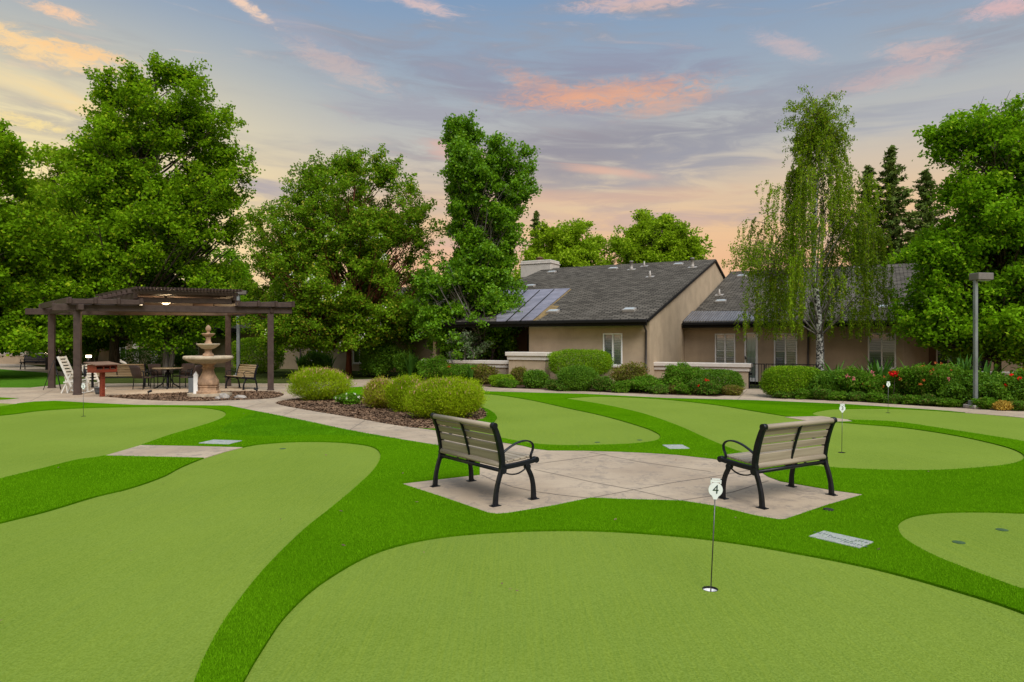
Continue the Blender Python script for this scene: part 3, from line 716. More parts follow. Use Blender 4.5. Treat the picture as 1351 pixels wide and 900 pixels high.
from mathutils import noise as mnoise
def tree(label, d, pxc, top, bottom, env, mat, bark, name='tree', seed=1, br=120, sub_n=13, tufts_leaf=34, sub_len=.9, leaf=.13, up=.5,
         trunk_r=.16, cat='tree', inner=.35, group=None, lean=0.0, depth=.9, blossom=None, trunk_px=None, tuft=.26, extra=(), stems=1, droop=.2, gap=.18, gap_sc=.55, rise=.75, air=None):
    """env: (fraction of crown height, left px, right px) -> silhouette in metres at distance d.
    Limbs rise from the trunk to points through the crown, carry side twigs, and leaves grow in tufts on the twigs."""
    rg = np.random.default_rng(seed)
    x0 = ((trunk_px if trunk_px is not None else pxc)-CX)/F*d
    ztop = CAM_H-(top-CY)*d/F; zbot = CAM_H-(bottom-CY)*d/F; Hc = ztop-zbot
    root = thing(name, label, cat, (x0, d, 0), 0, group)
    fr = [e[0] for e in env]; xl = [(e[1]-CX)/F*d-x0 for e in env]; xr = [(e[2]-CX)/F*d-x0 for e in env]
    def sil(z):
        t = min(max((z-zbot)/Hc, 0), 1); l = np.interp(t, fr, xl); r = np.interp(t, fr, xr); return (l+r)/2, max((r-l)/2, .15)
    zt = ztop-Hc*.05; topx = sil(zbot+.9*Hc)[0]
    def axis_pt(z):
        t = z/zt; return np.array([topx*max(t-.15, 0)**1.2+lean*t+.12*math.sin(5*t+seed)*t, .10*math.sin(4*t+2*seed)*t, z])
    tb = MB(); nseg = 12
    tb.tube([axis_pt(zt*i/nseg) for i in range(nseg+1)], [trunk_r*(1.35 if i == 0 else 1)*(1-i/nseg)**.8+.015 for i in range(nseg+1)], 10)
    wts = np.array([sil(zbot+Hc*(k+.5)/40)[1]**1.6+.15 for k in range(40)]); wts /= wts.sum()
    targets = []; tries = 0
    while len(targets) < br and tries < br*30:
        tries += 1
        t = (rg.choice(40, p=wts)+rg.random())/40; z = zbot+Hc*t; c, w = sil(z)
        a = rg.random()*2*np.pi; q = inner+(1-inner)*rg.random()**.7
        p = np.array([c+w*.92*q*np.cos(a), w*.92*q*np.sin(a)*depth, z])
        mind = .34*min(w+.3, 2.2)*(100/br)**.33
        if any(np.abs(p-o).max() < mind*.8 for o in targets): continue
        targets.append(p)
    for e in extra:
        x, z = XZ(e[0], e[1], d); targets.append(np.array([x-x0, rg.normal(0, .3), z]))
    T_ = []; tone = []
    sx = rg.random(3)*50
    for i, e in enumerate(targets):
        ex = i >= len(targets)-len(extra)
        cx_ = axis_pt(min(e[2], zt*.95)); dist = math.hypot(e[0]-cx_[0], e[1])
        za = min(max(e[2]-rise*dist-.25-.3*rg.random(), min(zbot*.8+.15*(i % 4), zt*.5)), zt*.94)
        b = axis_pt(za); m1 = b*.62+e*.38+np.array([0, 0, -.07*dist])+rg.normal(0, .06, 3); m2 = b*.28+e*.72+np.array([0, 0, -.05*dist])+rg.normal(0, .08, 3)
        r0 = min((trunk_r*(1-za/zt)**.8+.012)*.55, .012+.016*np.linalg.norm(e-b))
        tb.tube([b, m1, m2, e], [r0, r0*.75, r0*.5, .007], 6, cap=False)
        bt = rg.random()
        arr = np.array([b, m1, m2, e]); n_ = sub_n if not ex else max(sub_n-4, 5)
        blen = np.linalg.norm(e-b); n_ = max(int(n_*min(1.25, .55+blen/4)), 4)
        for j in range(n_):
            s = .36+.64*rg.random()**.75 if not ex else .7+.3*rg.random(); k = min(int(s*3), 2); f = s*3-k
            p = arr[k]*(1-f)+arr[k+1]*f
            bd = arr[k+1]-arr[k]; bd = bd/max(np.linalg.norm(bd), 1e-6)
            dv = bd*.55+rg.normal(0, .62, 3)*np.array([1, 1, .75])+np.array([0, 0, .22]); dv /= np.linalg.norm(dv)
            L = sub_len*(.35+.8*rg.random())*(.8 if ex else 1)
            q = p+dv*L; q[2] -= .06*L*L
            if j % 2 == 0: tb.tube([p, (p+q)/2+np.array([0, 0, .03]), q], [.011, .008, .004], 3, cap=False)
            for fr_ in (.45, .8, 1.05):
                c = p+(q-p)*fr_+rg.normal(0, tuft*.25, 3)
                cs_, w = sil(c[2])
                if not ex and (abs(c[0]-cs_) > w*1.0+.02 or c[2] > ztop-.05 or c[2] < zbot-.45): continue
                cn = c*np.array([1, .25, 1.15]); g = mnoise.noise(Vector((cn*gap_sc+sx).tolist()))+.6*mnoise.noise(Vector((cn*gap_sc*2.6+sx).tolist()))
                th = -.32+gap
                if air is not None: th += air(c[0]+x0, c[2])
                if g < th and not ex: continue
                T_.append(c); tone.append(np.clip(.5*bt+.5*rg.random(), 0, 1))
    T_ = np.array(T_); tone = np.array(tone)
    m = tufts_leaf; C = np.repeat(T_, m, 0); off = rg.normal(0, 1, (len(C), 3))*np.array([.5, .5, .36])*tuft
    C = C+off; C[:, 2] -= .30*(off[:, 0]**2+off[:, 1]**2)/tuft
    rr = np.clip(np.repeat(tone, m)*.6+.4*rg.random(len(C)), 0, 1)
    V = leaf_quads(C, leaf, leaf*.74, up, None, rg, droop)
    np_mesh('crown', V, np.arange(len(V)).reshape(-1, 4), mat, root, rr)
    for s_ in range(1, stems):
        e = targets[(s_*7) % len(targets)]; a = s_*2.4+seed; o = np.array([math.cos(a), math.sin(a)*.6, 0])*(.12+.05*s_)
        tb.tube([o*1.2, o*2+np.array([0, 0, zbot*.5]), o*3+np.array([0, 0, zbot]), e*.6+np.array([0, 0, zbot*.4]), e], [trunk_r*.9, trunk_r*.75, trunk_r*.6, trunk_r*.35, .02], 8)
    tb.build('trunk', bark, root, recalc=False)
    if blossom:
        bm_, nb, bsz = blossom
        pick = rg.integers(0, len(T_), (nb, 6)); sc_ = T_[pick][:, :, 1]-.25*T_[pick][:, :, 2]; tp = T_[pick[np.arange(nb), sc_.argmin(1)]]+np.array([0, -.12, .08])
        cc = np.repeat(tp, 12, 0)+rg.normal(0, bsz, (nb*12, 3))*np.array([1, 1, 1.2])
        V = leaf_quads(cc, bsz*.9, bsz*.8, .3, None, rg)
        o = np_mesh('blossom', V, np.arange(len(V)).reshape(-1, 4), bm_, root, rg.random(len(cc))); tag(o, kind='stuff')
    print('tree', label[:30], len(T_), len(C)); return root

def shrub(label, px, w, top, base, mat, name='shrub', leaf=.045, n=9000, seed=1, cat='shrub', power=2.4, lump=.16, d=None, lift=.0, depth=.8, up=.35, stems=True,
          spike=0.0, flowers=None, group=None, asp=.55, fill=.75, tips=None, axis_up=0.0):
    """a shrub at photo column px, w px wide, from its top to its base row"""
    rg = np.random.default_rng(seed+100)
    if d is None: d = F*CAM_H/(base-CY)
    d_ = d; d = d/(1-.5*w/2/F*depth*1.0); x0 = (px-CX)/F*d; rx = w/2*d/F; ry = max(rx*depth, .18); H = (base-top)*d/F
    zb = 0.0; H = CAM_H-(top-CY)*(d_+ry*.75)/F; rx *= 1+ry*.75/d_
    d = d_+ry*.75
    x0 = (px-CX)/F*d; 
    root = thing(name, label, cat, (x0, d, 0.0), 0, group)
    dd = unit(rg.normal(0, 1, (n, 3)))
    # superellipsoid shell with lumps
    q = (np.abs(dd[:, 0])**power+np.abs(dd[:, 1])**power+np.abs(dd[:, 2])**power)**(-1/power)
    bl_ = unit(rg.normal(0, 1, (26, 3))); amp = rg.random(26)**.7
    lumpv = np.max(amp*np.exp(-((dd[:, None, :]-bl_[None])**2).sum(2)/.14), axis=1)
    s = q*(1-lump+lump*1.6*lumpv)
    clip = power >= 2.6
    s = s*(1+rg.normal(0, .025 if clip else .07, n)+np.where(rg.random(n) < (.04 if clip else .18), (.10 if clip else .22)*rg.random(n), 0))
    depthf = 1-(1-fill)*rg.random(n)**1.5 if fill < 1 else np.ones(n)
    depthf = np.where(rg.random(n) < .75, 1-.16*rg.random(n), .45+.5*rg.random(n))
    hz = (H-lift)/2
    C = dd*(s*depthf)[:, None]*np.array([rx, ry, hz])+np.array([0, 0, zb*0+lift+hz])
    C[:, 2] = np.maximum(C[:, 2], .03)
    if axis_up > 0:
        ax = unit(dd+np.array([0, 0, axis_up])); V = leaf_quads(C, leaf, leaf*asp, up, ax, rg)
    else: V = leaf_quads(C, leaf, leaf*asp, up, None, rg)
    r_ = np.clip(rg.random(n)*.7+.3*lumpv, 0, 1)
    np_mesh('foliage', V, np.arange(len(V)).reshape(-1, 4), mat, root, r_)
    if tips:   # (material, count, length): upright seed heads or flower spikes along the top
        tm, tn_, tl = tips
        a = rg.random(tn_)*2*np.pi; qd = np.sqrt(rg.random(tn_))*.96
        X_ = qd*np.cos(a)*rx; Y_ = qd*np.sin(a)*ry; Z_ = lift+hz+hz*np.sqrt(np.maximum(1-qd**2, .04))*.93
        C2 = np.column_stack([X_, Y_, Z_+tl*.25]); V2 = leaf_quads(C2, tl, tl*.20, .0, np.column_stack([rg.normal(0, .25, tn_), rg.normal(0, .25, tn_), np.ones(tn_)*1.0]), rg)
        o = np_mesh('seed_heads', V2, np.arange(len(V2)).reshape(-1, 4), tm, root, rg.random(tn_)); tag(o, kind='stuff')
    if flowers:   # (material, heads, head radius)
        fm, nh, fr_ = flowers
        dd2 = unit(rg.normal(0, 1, (nh, 3))); dd2[:, 1] = -np.abs(dd2[:, 1])*.8; dd2[:, 2] = np.abs(dd2[:, 2])*.9+.0
        hc = unit(dd2)*np.array([rx, ry, hz])*1.0+np.array([0, 0, lift+hz])
        cc = np.repeat(hc, 16, 0)+rg.normal(0, fr_*.5, (nh*16, 3))
        V2 = leaf_quads(cc, fr_*.9, fr_*.8, .2, None, rg)
        o = np_mesh('flowers', V2, np.arange(len(V2)).reshape(-1, 4), fm, root, rg.random(len(cc))); tag(o, kind='stuff')
    if stems:
        sb = MB()
        for k in range(9):
            a = k*.7+seed; b = Vector((math.cos(a)*rx*.15, math.sin(a)*ry*.15, 0)); e = Vector((math.cos(a)*rx*.6, math.sin(a)*ry*.6, lift+hz*1.0))
            sb.tube([b, b.lerp(e, .5)+Vector((0, 0, .05)), e], [.016, .012, .006], 5, cap=False)
        sb.build('stem', M_BARK, root, recalc=False)
    return root

def strap_plant(label, px, base, top, mat, name='strap_leaf_plant', n=26, seed=1, width=.05, spread=.55, cat='plant', d=None, stalks=None, group=None):
    rg = np.random.default_rng(seed+500)
    if d is None: d = F*CAM_H/(base-CY)
    x0 = (px-CX)/F*d; H = CAM_H-(top-CY)*d/F
    root = thing(name, label, cat, (x0, d, 0), 0, group)
    V = []; Fc = []; rn = []
    for i in range(n):
        a = rg.random()*2*np.pi; sp = spread*(.25+.9*rg.random())*H; h = H*(.72+.33*rg.random()); m = 7
        side = np.array([-math.sin(a), math.cos(a), 0]); v0 = len(V)
        cu = .15+.5*rg.random()
        for k in range(m):
            t = k/(m-1)
            c = np.array([math.cos(a)*(sp*t**1.7+.05), math.sin(a)*(sp*t**1.7+.05), h*(t-cu*.35*t**3)])
            w = width*(.35+1.6*t*(1-t)+.3*(1-t))*(1-t**6)+.002
            V += [c-side*w/2+np.array([0, 0, w*.2]), c+side*w/2+np.array([0, 0, w*.2])]
        for k in range(m-1): Fc.append((v0+2*k, v0+2*k+1, v0+2*k+3, v0+2*k+2)); rn.append(rg.random())
    np_mesh('leaves', np.array(V), np.array(Fc), mat, root, np.array(rn), True)
    if stalks:
        fm, ns, hr = stalks
        sb = MB()
        cc = []
        for i in range(ns):
            a = rg.random()*6.28; e = Vector((math.cos(a)*.25*H, math.sin(a)*.25*H, H*(1.0+.15*rg.random())))
            sb.tube([(0, 0, 0), e*.5+Vector((0, 0, .05)), e], [.008, .007, .005], 4, cap=False)
            cc.append(np.array(e)+rg.normal(0, hr*.5, (30, 3)))
        sb.build('flower_stalk', M_BARK, root, recalc=False); cc = np.concatenate(cc)
        V2 = leaf_quads(cc, hr*.8, hr*.5, .1, None, rg)
        np_mesh('flower_head', V2, np.arange(len(V2)).reshape(-1, 4), fm, root, rg.random(len(cc)))
    return root

M_MAPLE = leafmat('maple leaves', (.066, .150, .004), (.190, .350, .006), (.32, .43, .015), .12)
M_MAPLE2 = leafmat('brighter maple leaves', (.070, .172, .004), (.190, .375, .008), (.32, .48, .02), .14)
M_BG = leafmat('yellow green leaves', (.10, .19, .006), (.26, .40, .012), (.34, .45, .03), .12)
M_CRAPE = leafmat('crape myrtle leaves', (.062, .140, .005), (.165, .300, .010), (.32, .34, .03), .14)
M_GLOSSY = leafmat('glossy green leaves', (.055, .145, .004), (.155, .325, .008), (.26, .42, .02), .10, rough=.5, spec=.3)
M_BIRCHL = leafmat('birch leaves', (.085, .16, .006), (.22, .34, .012), (.32, .34, .03), .12)
M_CONIF = leafmat('redwood needles', (.055, .095, .020), (.125, .185, .035), (.16, .19, .04), .1, trans=.25)
M_HEATH = leafmat('fine yellow green foliage', (.13, .22, .005), (.33, .44, .010), (.36, .26, .05), .05, trans=.4)
M_HEATHB = leafmat('browning fine foliage', (.17, .23, .012), (.38, .40, .02), (.30, .15, .08), .22, trans=.35)
M_HEDGE = leafmat('clipped hedge leaves', (.075, .17, .006), (.21, .36, .012), (.30, .42, .02), .14, rough=.6)
M_HEDGE_D = leafmat('dark hedge leaves', (.040, .11, .006), (.12, .25, .012), (.18, .30, .02), .12, rough=.6, spec=.2)
M_MIXG = leafmat('mid green shrub leaves', (.045, .12, .008), (.125, .265, .014), (.20, .24, .04), .12)
M_OLIVEB = leafmat('olive brown shrub leaves', (.09, .105, .014), (.21, .21, .035), (.26, .15, .07), .18)
M_COVER = leafmat('ground cover leaves', (.045, .12, .012), (.11, .22, .02), (.17, .13, .04), .16)
M_SILVER = leafmat('pale grey green leaves', (.10, .14, .07), (.22, .27, .15), (.10, .25, .04), .2)
M_STRAP = leafmat('strap leaves', (.025, .085, .008), (.075, .185, .018), trans=.25, rough=.6, spec=.2)
M_WHITEF = leafmat('white blossom', (.55, .55, .48), (.80, .80, .74), trans=.2)
M_PINKHEAD = leafmat('pink brown seed heads', (.32, .16, .10), (.50, .30, .20), trans=.2)
M_REDF = leafmat('red petals', (.50, .008, .010), (.75, .02, .02), trans=.2)
M_ORANGEF = leafmat('orange petals', (.45, .09, .03), (.62, .20, .07), trans=.2)
M_PINKF = leafmat('pink petals', (.55, .12, .16), (.70, .28, .28), trans=.2)
M_YELLOWB = leafmat('golden tufts', (.30, .20, .03), (.48, .33, .06), trans=.2)

# ------------------------------------------------------------------ the trees
tree('tall full maple towering behind the pergola', 37, 205, 84, 432,
     [(0, 88, 302), (.08, 60, 322), (.25, 64, 328), (.45, 84, 334), (.62, 100, 332), (.75, 116, 322), (.86, 130, 300), (.93, 148, 280), (.975, 200, 262), (1.0, 222, 242)], M_MAPLE, M_BARK, name='maple_tree', seed=3,
     br=190, sub_n=15, sub_len=1.35, tufts_leaf=27, leaf=.17, tuft=.36, trunk_r=.24, trunk_px=151, gap=.12, rise=.9, extra=[(150, 135, 0), (236, 97, 0), (215, 93, 0), (185, 112, 0)],
     air=lambda x, z: (.0 if x > -19.5 and 4 < z else -.06)+(.10 if x > -17.5 and 4 < z < 11 else 0))
tree('leafy maple cut by the left edge of the photo', 31, -10, 176, 452,
     [(0, -150, 66), (.15, -190, 90), (.35, -190, 86), (.6, -180, 66), (.8, -150, 48), (.93, -120, 40), (1, -60, 22)], M_MAPLE, M_BARK, name='maple_tree', seed=5,
     br=120, sub_n=14, sub_len=1.15, tufts_leaf=26, leaf=.17, trunk_r=.17, trunk_px=-20, tuft=.36, gap=.08, extra=[(30, 200, .5), (12, 188, .5)])
tree('yellow green tree between the left maple and the tall maple', 48, 72, 192, 440,
     [(0, -10, 160), (.3, 5, 165), (.6, 20, 150), (.8, 36, 125), (.93, 50, 100), (1, 62, 78)], M_BG, M_BARK, name='tree', seed=8,
     br=90, sub_n=14, sub_len=1.5, tufts_leaf=24, leaf=.22, trunk_r=.2, tuft=.45, gap=.14)
tree('low spreading maple over the lawn behind the left pergola posts', 40, 120, 360, 455,
     [(0, 20, 160), (.3, 0, 205), (.7, 20, 190), (1, 60, 150)], M_MAPLE, M_BARK_GREY, name='maple_tree', seed=9,
     br=50, sub_n=13, sub_len=1.1, tufts_leaf=26, leaf=.17, trunk_r=.10, trunk_px=121, stems=3, tuft=.36, gap=.1)
tree('small bright maple standing behind the table under the pergola', 36, 218, 398, 452,
     [(0, 185, 255), (.3, 172, 264), (.7, 180, 262), (1, 195, 245)], M_MAPLE2, M_BARK_GREY, name='small_maple_tree', seed=10,
     br=40, sub_n=12, sub_len=.8, tufts_leaf=26, leaf=.14, trunk_r=.17, trunk_px=219, tuft=.30, stems=2, gap=.05)
tree('green tree filling the gap right of the tall maple', 47, 292, 330, 440,
     [(0, 230, 350), (.4, 240, 345), (.8, 262, 325), (1, 280, 305)], M_MAPLE2, M_BARK, name='tree', seed=12,
     br=46, sub_n=12, sub_len=1.2, tufts_leaf=26, leaf=.20, trunk_r=.18, tuft=.40, gap=.1)
tree('round crape myrtle with white blossom and cinnamon trunk', 33.5, 455, 210, 449,
     [(0, 350, 550), (.06, 322, 570), (.22, 310, 588), (.42, 308, 588), (.6, 328, 580), (.78, 364, 566), (.9, 400, 545), (.97, 430, 520), (1, 455, 500)], M_CRAPE, M_BARK_RED, name='crape_myrtle_tree', seed=14,
     br=250, sub_n=14, sub_len=.95, tufts_leaf=25, leaf=.12, trunk_r=.12, trunk_px=460, tuft=.24, gap=.10, gap_sc=.7, rise=1.0, inner=.5, blossom=(M_WHITEF, 150, .06),
     extra=[(318, 380, 0), (338, 300, 0), (355, 275, 0), (378, 250, 0), (402, 232, 0), (425, 222, 0), (450, 217, 0), (475, 214, 0), (500, 215, 0), (522, 224, 0), (545, 244, 0), (562, 268, 0), (575, 300, 0)], air=lambda x, z: .16 if 3.8 < z < 6.8 else (-.10 if z > 6.8 else -.12))
tree('irregular glossy leaved tree between the crape myrtle and the long roof', 31, 630, 160, 462,
     [(0, 580, 672), (.06, 542, 690), (.16, 532, 698), (.30, 544, 696), (.42, 572, 696), (.52, 582, 692), (.62, 574, 694), (.74, 572, 708), (.84, 574, 706), (.885, 584, 700), (.90, 590, 650), (.95, 588, 634), (1, 592, 630)], M_GLOSSY, M_BARK_GREY, name='glossy_tree', seed=16,
     br=170, sub_n=12, sub_len=.75, tufts_leaf=25, leaf=.13, trunk_r=.12, trunk_px=638, tuft=.24, stems=2, gap=.12, gap_sc=.8, rise=1.2,
     extra=[(602, 170, .38), (618, 164, .28), (628, 178, .3), (690, 205, .4), (700, 245, .4), (592, 178, .25), (562, 400, .5)], air=lambda x, z: (.12 if x < -1.9 and 4.8 < z < 7.6 else .03 if z > 4.8 else -.10))
tree('small multi stemmed tree with pale leaves in front of the dark porch', 29.5, 612, 436, 466,
     [(0, 588, 640), (.5, 580, 648), (1, 596, 632)], M_SILVER, M_BARK_GREY, name='small_tree', seed=17,
     br=18, sub_n=9, sub_len=.45, tufts_leaf=16, leaf=.085, trunk_r=.04, stems=4, tuft=.18, gap=.0)
tree('bushy green tree behind the roof, nearest the chimney', 62, 742, 299, 400,
     [(0, 660, 810), (.4, 670, 806), (.7, 690, 798), (.9, 712, 790), (1, 735, 765)], M_BG, M_BARK, name='tree', seed=20,
     br=80, sub_n=13, sub_len=1.5, tufts_leaf=24, leaf=.25, trunk_r=.3, tuft=.45, gap=.06, extra=[(720, 305, 0), (765, 300, 0), (790, 318, 0)])
tree('bushy green tree behind the roof near the gable peak', 62, 862, 290, 400,
     [(0, 785, 940), (.4, 790, 938), (.65, 800, 934), (.85, 808, 925), (1, 838, 880)], M_BG, M_BARK, name='tree', seed=21,
     br=80, sub_n=13, sub_len=1.5, tufts_leaf=24, leaf=.25, trunk_r=.3, tuft=.45, gap=.06, extra=[(915, 320, 1.0), (845, 291, 0), (880, 300, 0)])
tree('broad maple on the right behind the street lamp', 21.3, 1300, 140, 466,
     [(0, 1240, 1375), (.06, 1215, 1420), (.2, 1204, 1460), (.38, 1210, 1470), (.50, 1222, 1460), (.60, 1240, 1450), (.72, 1248, 1440), (.8, 1240, 1420), (.9, 1240, 1400), (1, 1272, 1340)], M_MAPLE2, M_BARK, name='maple_tree', seed=25,
     br=190, sub_n=14, sub_len=.8, tufts_leaf=25, leaf=.115, trunk_r=.10, trunk_px=1316, tuft=.24, gap=.10, gap_sc=.9, rise=.85,
     extra=[(1244, 170, .4), (1232, 180, .25), (1290, 158, .4), (1335, 164, .35), (1215, 330, .4), (1222, 440, .35), (1210, 428, .25), (1262, 190, .3)], air=lambda x, z: .18 if z > 5.6 else .02)

M_LIMB = barkm('grey birch limb bark', (.10, .09, .075), (.26, .24, .21))
# weeping birch
def birch():
    rg = np.random.default_rng(42); d = 24.6
    x0 = (1081-CX)/F*d
    root = thing('weeping_birch_tree', 'tall weeping birch with white trunk in front of the right building', 'tree', (x0, d, 0))
    H = 10.0
    tb = MB(); ax = lambda z: Vector((.10*math.sin(z*.9)-.02*z, .12*math.sin(z*.6), z))
    pts = [ax(z) for z in np.linspace(0, H, 16)]
    tb.tube(pts, [.15*(1-i/15)**1.15+.010 for i in range(16)], 12)
    Cs = []; Ax = []; rn = []
    tw = MB()
    env = [(1.9, -3.3, 1.5), (3.0, -3.1, 2.1), (4.5, -2.5, 2.1), (5.8, -2.3, 2.0), (7.2, -1.9, 1.7), (8.3, -1.2, 1.1), (9.3, -.6, .6), (10.2, -.25, .4)]
    zz = [e[0] for e in env]; xl = [e[1] for e in env]; xr = [e[2] for e in env]
    limbs = []; lb = MB()
    for i in range(52):
        z1 = 2.6+7.6*((i+.5)/52)**.9; a = i*2.399+.4
        L = np.interp(z1, zz, xl) if math.cos(a) < 0 else np.interp(z1, zz, xr)
        L = abs(L)*(.55+.6*rg.random()); z0 = max(z1-.9*L-.3, 1.9)
        s = ax(min(z0, H-.5)); e = Vector((math.cos(a)*L, math.sin(a)*L*.8, z1))
        m1 = s.lerp(e, .35)+Vector((0, 0, .35*L*.3)); m2 = s.lerp(e, .7)+Vector((0, 0, .25*L))
        P = [s, m1, m2, e]
        r0 = .010+.009*L
        lb.tube([P[0], P[1], P[2], P[3]+Vector((0, 0, .05))], [r0, r0*.75, r0*.5, .008], 6, cap=False)
        limbs.append(P)
    lb.build('limb', M_LIMB, root, recalc=False)
    ns = 1080
    for k in range(ns):
        P = limbs[rg.integers(0, len(limbs))]; t = .5+.55*rg.random()
        if t < .7: b = P[1].lerp(P[2], (t-.4)/.3)
        else: b = P[2].lerp(P[3], (t-.7)/.3)
        b = b+Vector(rg.normal(0, .12, 3)); hang = (.5+2.4*rg.random()**1.3)*(1 if b.z < 8.6 else .5)
        zend = max(b.z-hang, 1.75+.6*rg.random())
        hang = b.z-zend
        if hang < .25: continue
        if abs(b.x-.1) < .42 and b.y < .25 and zend < 5.5 and rg.random() < .85: continue
        out = Vector((b.x, b.y, 0)); out = out.normalized() if out.length > .05 else Vector((1, 0, 0))
        sway = rg.normal(0, .10, 2); pp = []
        m = max(int(hang/.28), 3)
        for j in range(m+1):
            s = j/m; pp.append(b+out*(.22*math.sin(min(s*2, 1)*1.57))*1.0+Vector((sway[0]*s, sway[1]*s, .10*math.sin(min(s*3, 1)*3.14)-hang*s)))
        if k % 2 == 0: tw.tube(pp, [.006]+[.0035]*m, 3, cap=False, smooth=False)
        nl = int(hang*58); s = rg.random(nl); arr = np.array([list(p) for p in pp])
        idx = s*m; i0 = np.minimum(idx.astype(int), m-1); fr_ = (idx-i0)[:, None]
        c = arr[i0]*(1-fr_)+arr[i0+1]*fr_+rg.normal(0, .035, (nl, 3))
        Cs.append(c); rn.append(np.clip(rg.random()*.5+rg.random(nl)*.5, 0, 1))
        Ax.append(np.tile(np.array([out.x*.3, out.y*.3, -1.0]), (nl, 1)))
    # sparse bare-tipped sprays at the top and the left arm
    for k in range(200):
        if k < 130: z = 8.0+2.3*rg.random(); a = rg.random()*6.28; b = ax(z); L = (.5+.9*rg.random())*(1.2-(z-8.3)/3.2); e = b+Vector((math.cos(a)*L, math.sin(a)*L, .55*L+.2*rg.random()))
        else: b = Vector((-1.2-.5*rg.random(), rg.normal(0, .5), 4.0+1.0*rg.random())); a = rg.normal(0, .5); L = .8+.9*rg.random(); e = b+Vector((-L, a*.5, .35*rg.random()-.1+.15*L))
        mid = b.lerp(e, .5)+Vector((0, 0, .12)); e2 = e+Vector((0, 0, -.25*rg.random()))
        tw.tube([b, mid, e, e2], [.010, .007, .004, .003], 3, cap=False, smooth=False)
        nl = 36; s = rg.random(nl)**.6; arr = np.array([list(b), list(mid), list(e), list(e2)]); idx = s*3; i0 = np.minimum(idx.astype(int), 2); f_ = (idx-i0)[:, None]
        Cs.append(arr[i0]*(1-f_)+arr[i0+1]*f_+rg.normal(0, .06, (nl, 3))); rn.append(rg.random(nl)*.8); Ax.append(np.tile(np.array([0, 0, -1.0]), (nl, 1)))
    C = np.concatenate(Cs); A = np.concatenate(Ax); r = np.concatenate(rn)
    V = leaf_quads(C, .078, .045, .05, A, rg)
    np_mesh('crown', V, np.arange(len(V)).reshape(-1, 4), M_BIRCHL, root, r)
    tb.build('trunk', M_BIRCH, root, recalc=False)
    tw.build('hanging_twigs', simple('pale twig bark', (.13, .11, .07), .8), root, recalc=False)
birch()

def conifer(label, px, top, d, width_px, seed, base_frac=.08, thin=1.0):
    rg = np.random.default_rng(seed); x0 = (px-CX)/F*d; H = CAM_H-(top-CY)*d/F; W = width_px/2*d/F
    root = thing('conifer_tree', label, 'tree', (x0, d, 0))
    tb = MB(); tb.tube([(0, 0, 0), (.1, 0, H*.5), (0, 0, H)], [.32, .2, .02], 8)
    Cs = []; Ax = []; rn = []
    nb = int(H*7.5)
    for i in range(nb):
        t = base_frac+(1-base_frac)*(i+.5)/nb; z = H*t; a = i*2.4+rg.normal(0, .3)
        L = W*min(1.15, (1-t)*1.7+.08)*(.45+.85*rg.random())
        e = np.array([math.cos(a)*L, math.sin(a)*L, z+.10*L+.15*(t > .8)]); b = np.array([0, 0, z+.1])
        mid = (b+e)/2+np.array([0, 0, -.16*L])
        tb.tube([b, mid, e], [.03, .02, .008], 4, cap=False)
        n = int(95*L*thin)+14; s = rg.random(n)**.7; i0 = s < .5
        c = np.where(i0[:, None], b+(mid-b)*(s*2)[:, None], mid+(e-mid)*(s*2-1)[:, None])
        c = c+rg.normal(0, 1, (n, 3))*np.array([.16, .16, .09])*(.6+.5*L/2)
        Cs.append(c); rn.append(rg.random(n)*.6+.4*rg.random()); Ax.append(np.tile(np.array([math.cos(a), math.sin(a), -.25]), (n, 1))+rg.normal(0, .5, (n, 3)))
    C = np.concatenate(Cs); V = leaf_quads(C, .34, .13, .45, np.concatenate(Ax), rg)
    np_mesh('crown', V, np.arange(len(V)).reshape(-1, 4), M_CONIF, root, np.concatenate(rn))
    tb.build('trunk', M_BARK, root, recalc=False)
conifer('tallest dark redwood beyond the roof right of the weeping birch', 1176, 196, 52, 92, 51)
conifer('dark redwood partly behind the weeping birch', 1146, 222, 54, 84, 52)
conifer('dark redwood beyond the roof nearest the right maple', 1222, 228, 54, 96, 53)
conifer('small pointed conifer top far behind the chimney', 707, 281, 72, 42, 54)

# ------------------------------------------------------------------ shrubs on the island
hs = dict(leaf=.060, up=.15, asp=.22, axis_up=1.1, cat='shrub')
shrub('round yellow green shrub with pinkish tips, on its own by the fountain path', 423, 78, 485, 530.5, M_HEATH, n=26000, seed=1, lump=.16, tips=(M_PINKHEAD, 260, .10), name='rounded_shrub', **hs)
shrub('browning small shrub at the left end of the row on the mulch island', 503, 50, 499, 541, M_HEATHB, n=16000, seed=2, lump=.2, tips=(M_PINKHEAD, 160, .08), name='rounded_shrub', **hs)
shrub('yellow green shrub second from the left in the row on the mulch island', 536, 56, 496, 546, M_HEATH, n=18000, seed=3, lump=.2, tips=(M_PINKHEAD, 90, .08), name='rounded_shrub', **hs)
shrub('largest bright yellow green shrub, behind the left bench on the mulch island', 588, 98, 499, 555.5, M_HEATH, n=34000, seed=4, lump=.14, tips=(M_PINKHEAD, 330, .08), name='rounded_shrub', **hs)
shrub('shrub tucked behind the largest yellow green one at the right end of the island', 616, 44, 502, 546, M_HEATH, n=14000, seed=5, lump=.14, tips=(M_PINKHEAD, 60, .08), name='rounded_shrub', **hs)
shrub('low leafy green plant with white specks at the island edge', 461, 38, 519, 535, M_MIXG, n=3500, seed=6, lump=.3, leaf=.06, name='low_plant', cat='plant', flowers=(M_WHITEF, 10, .025))

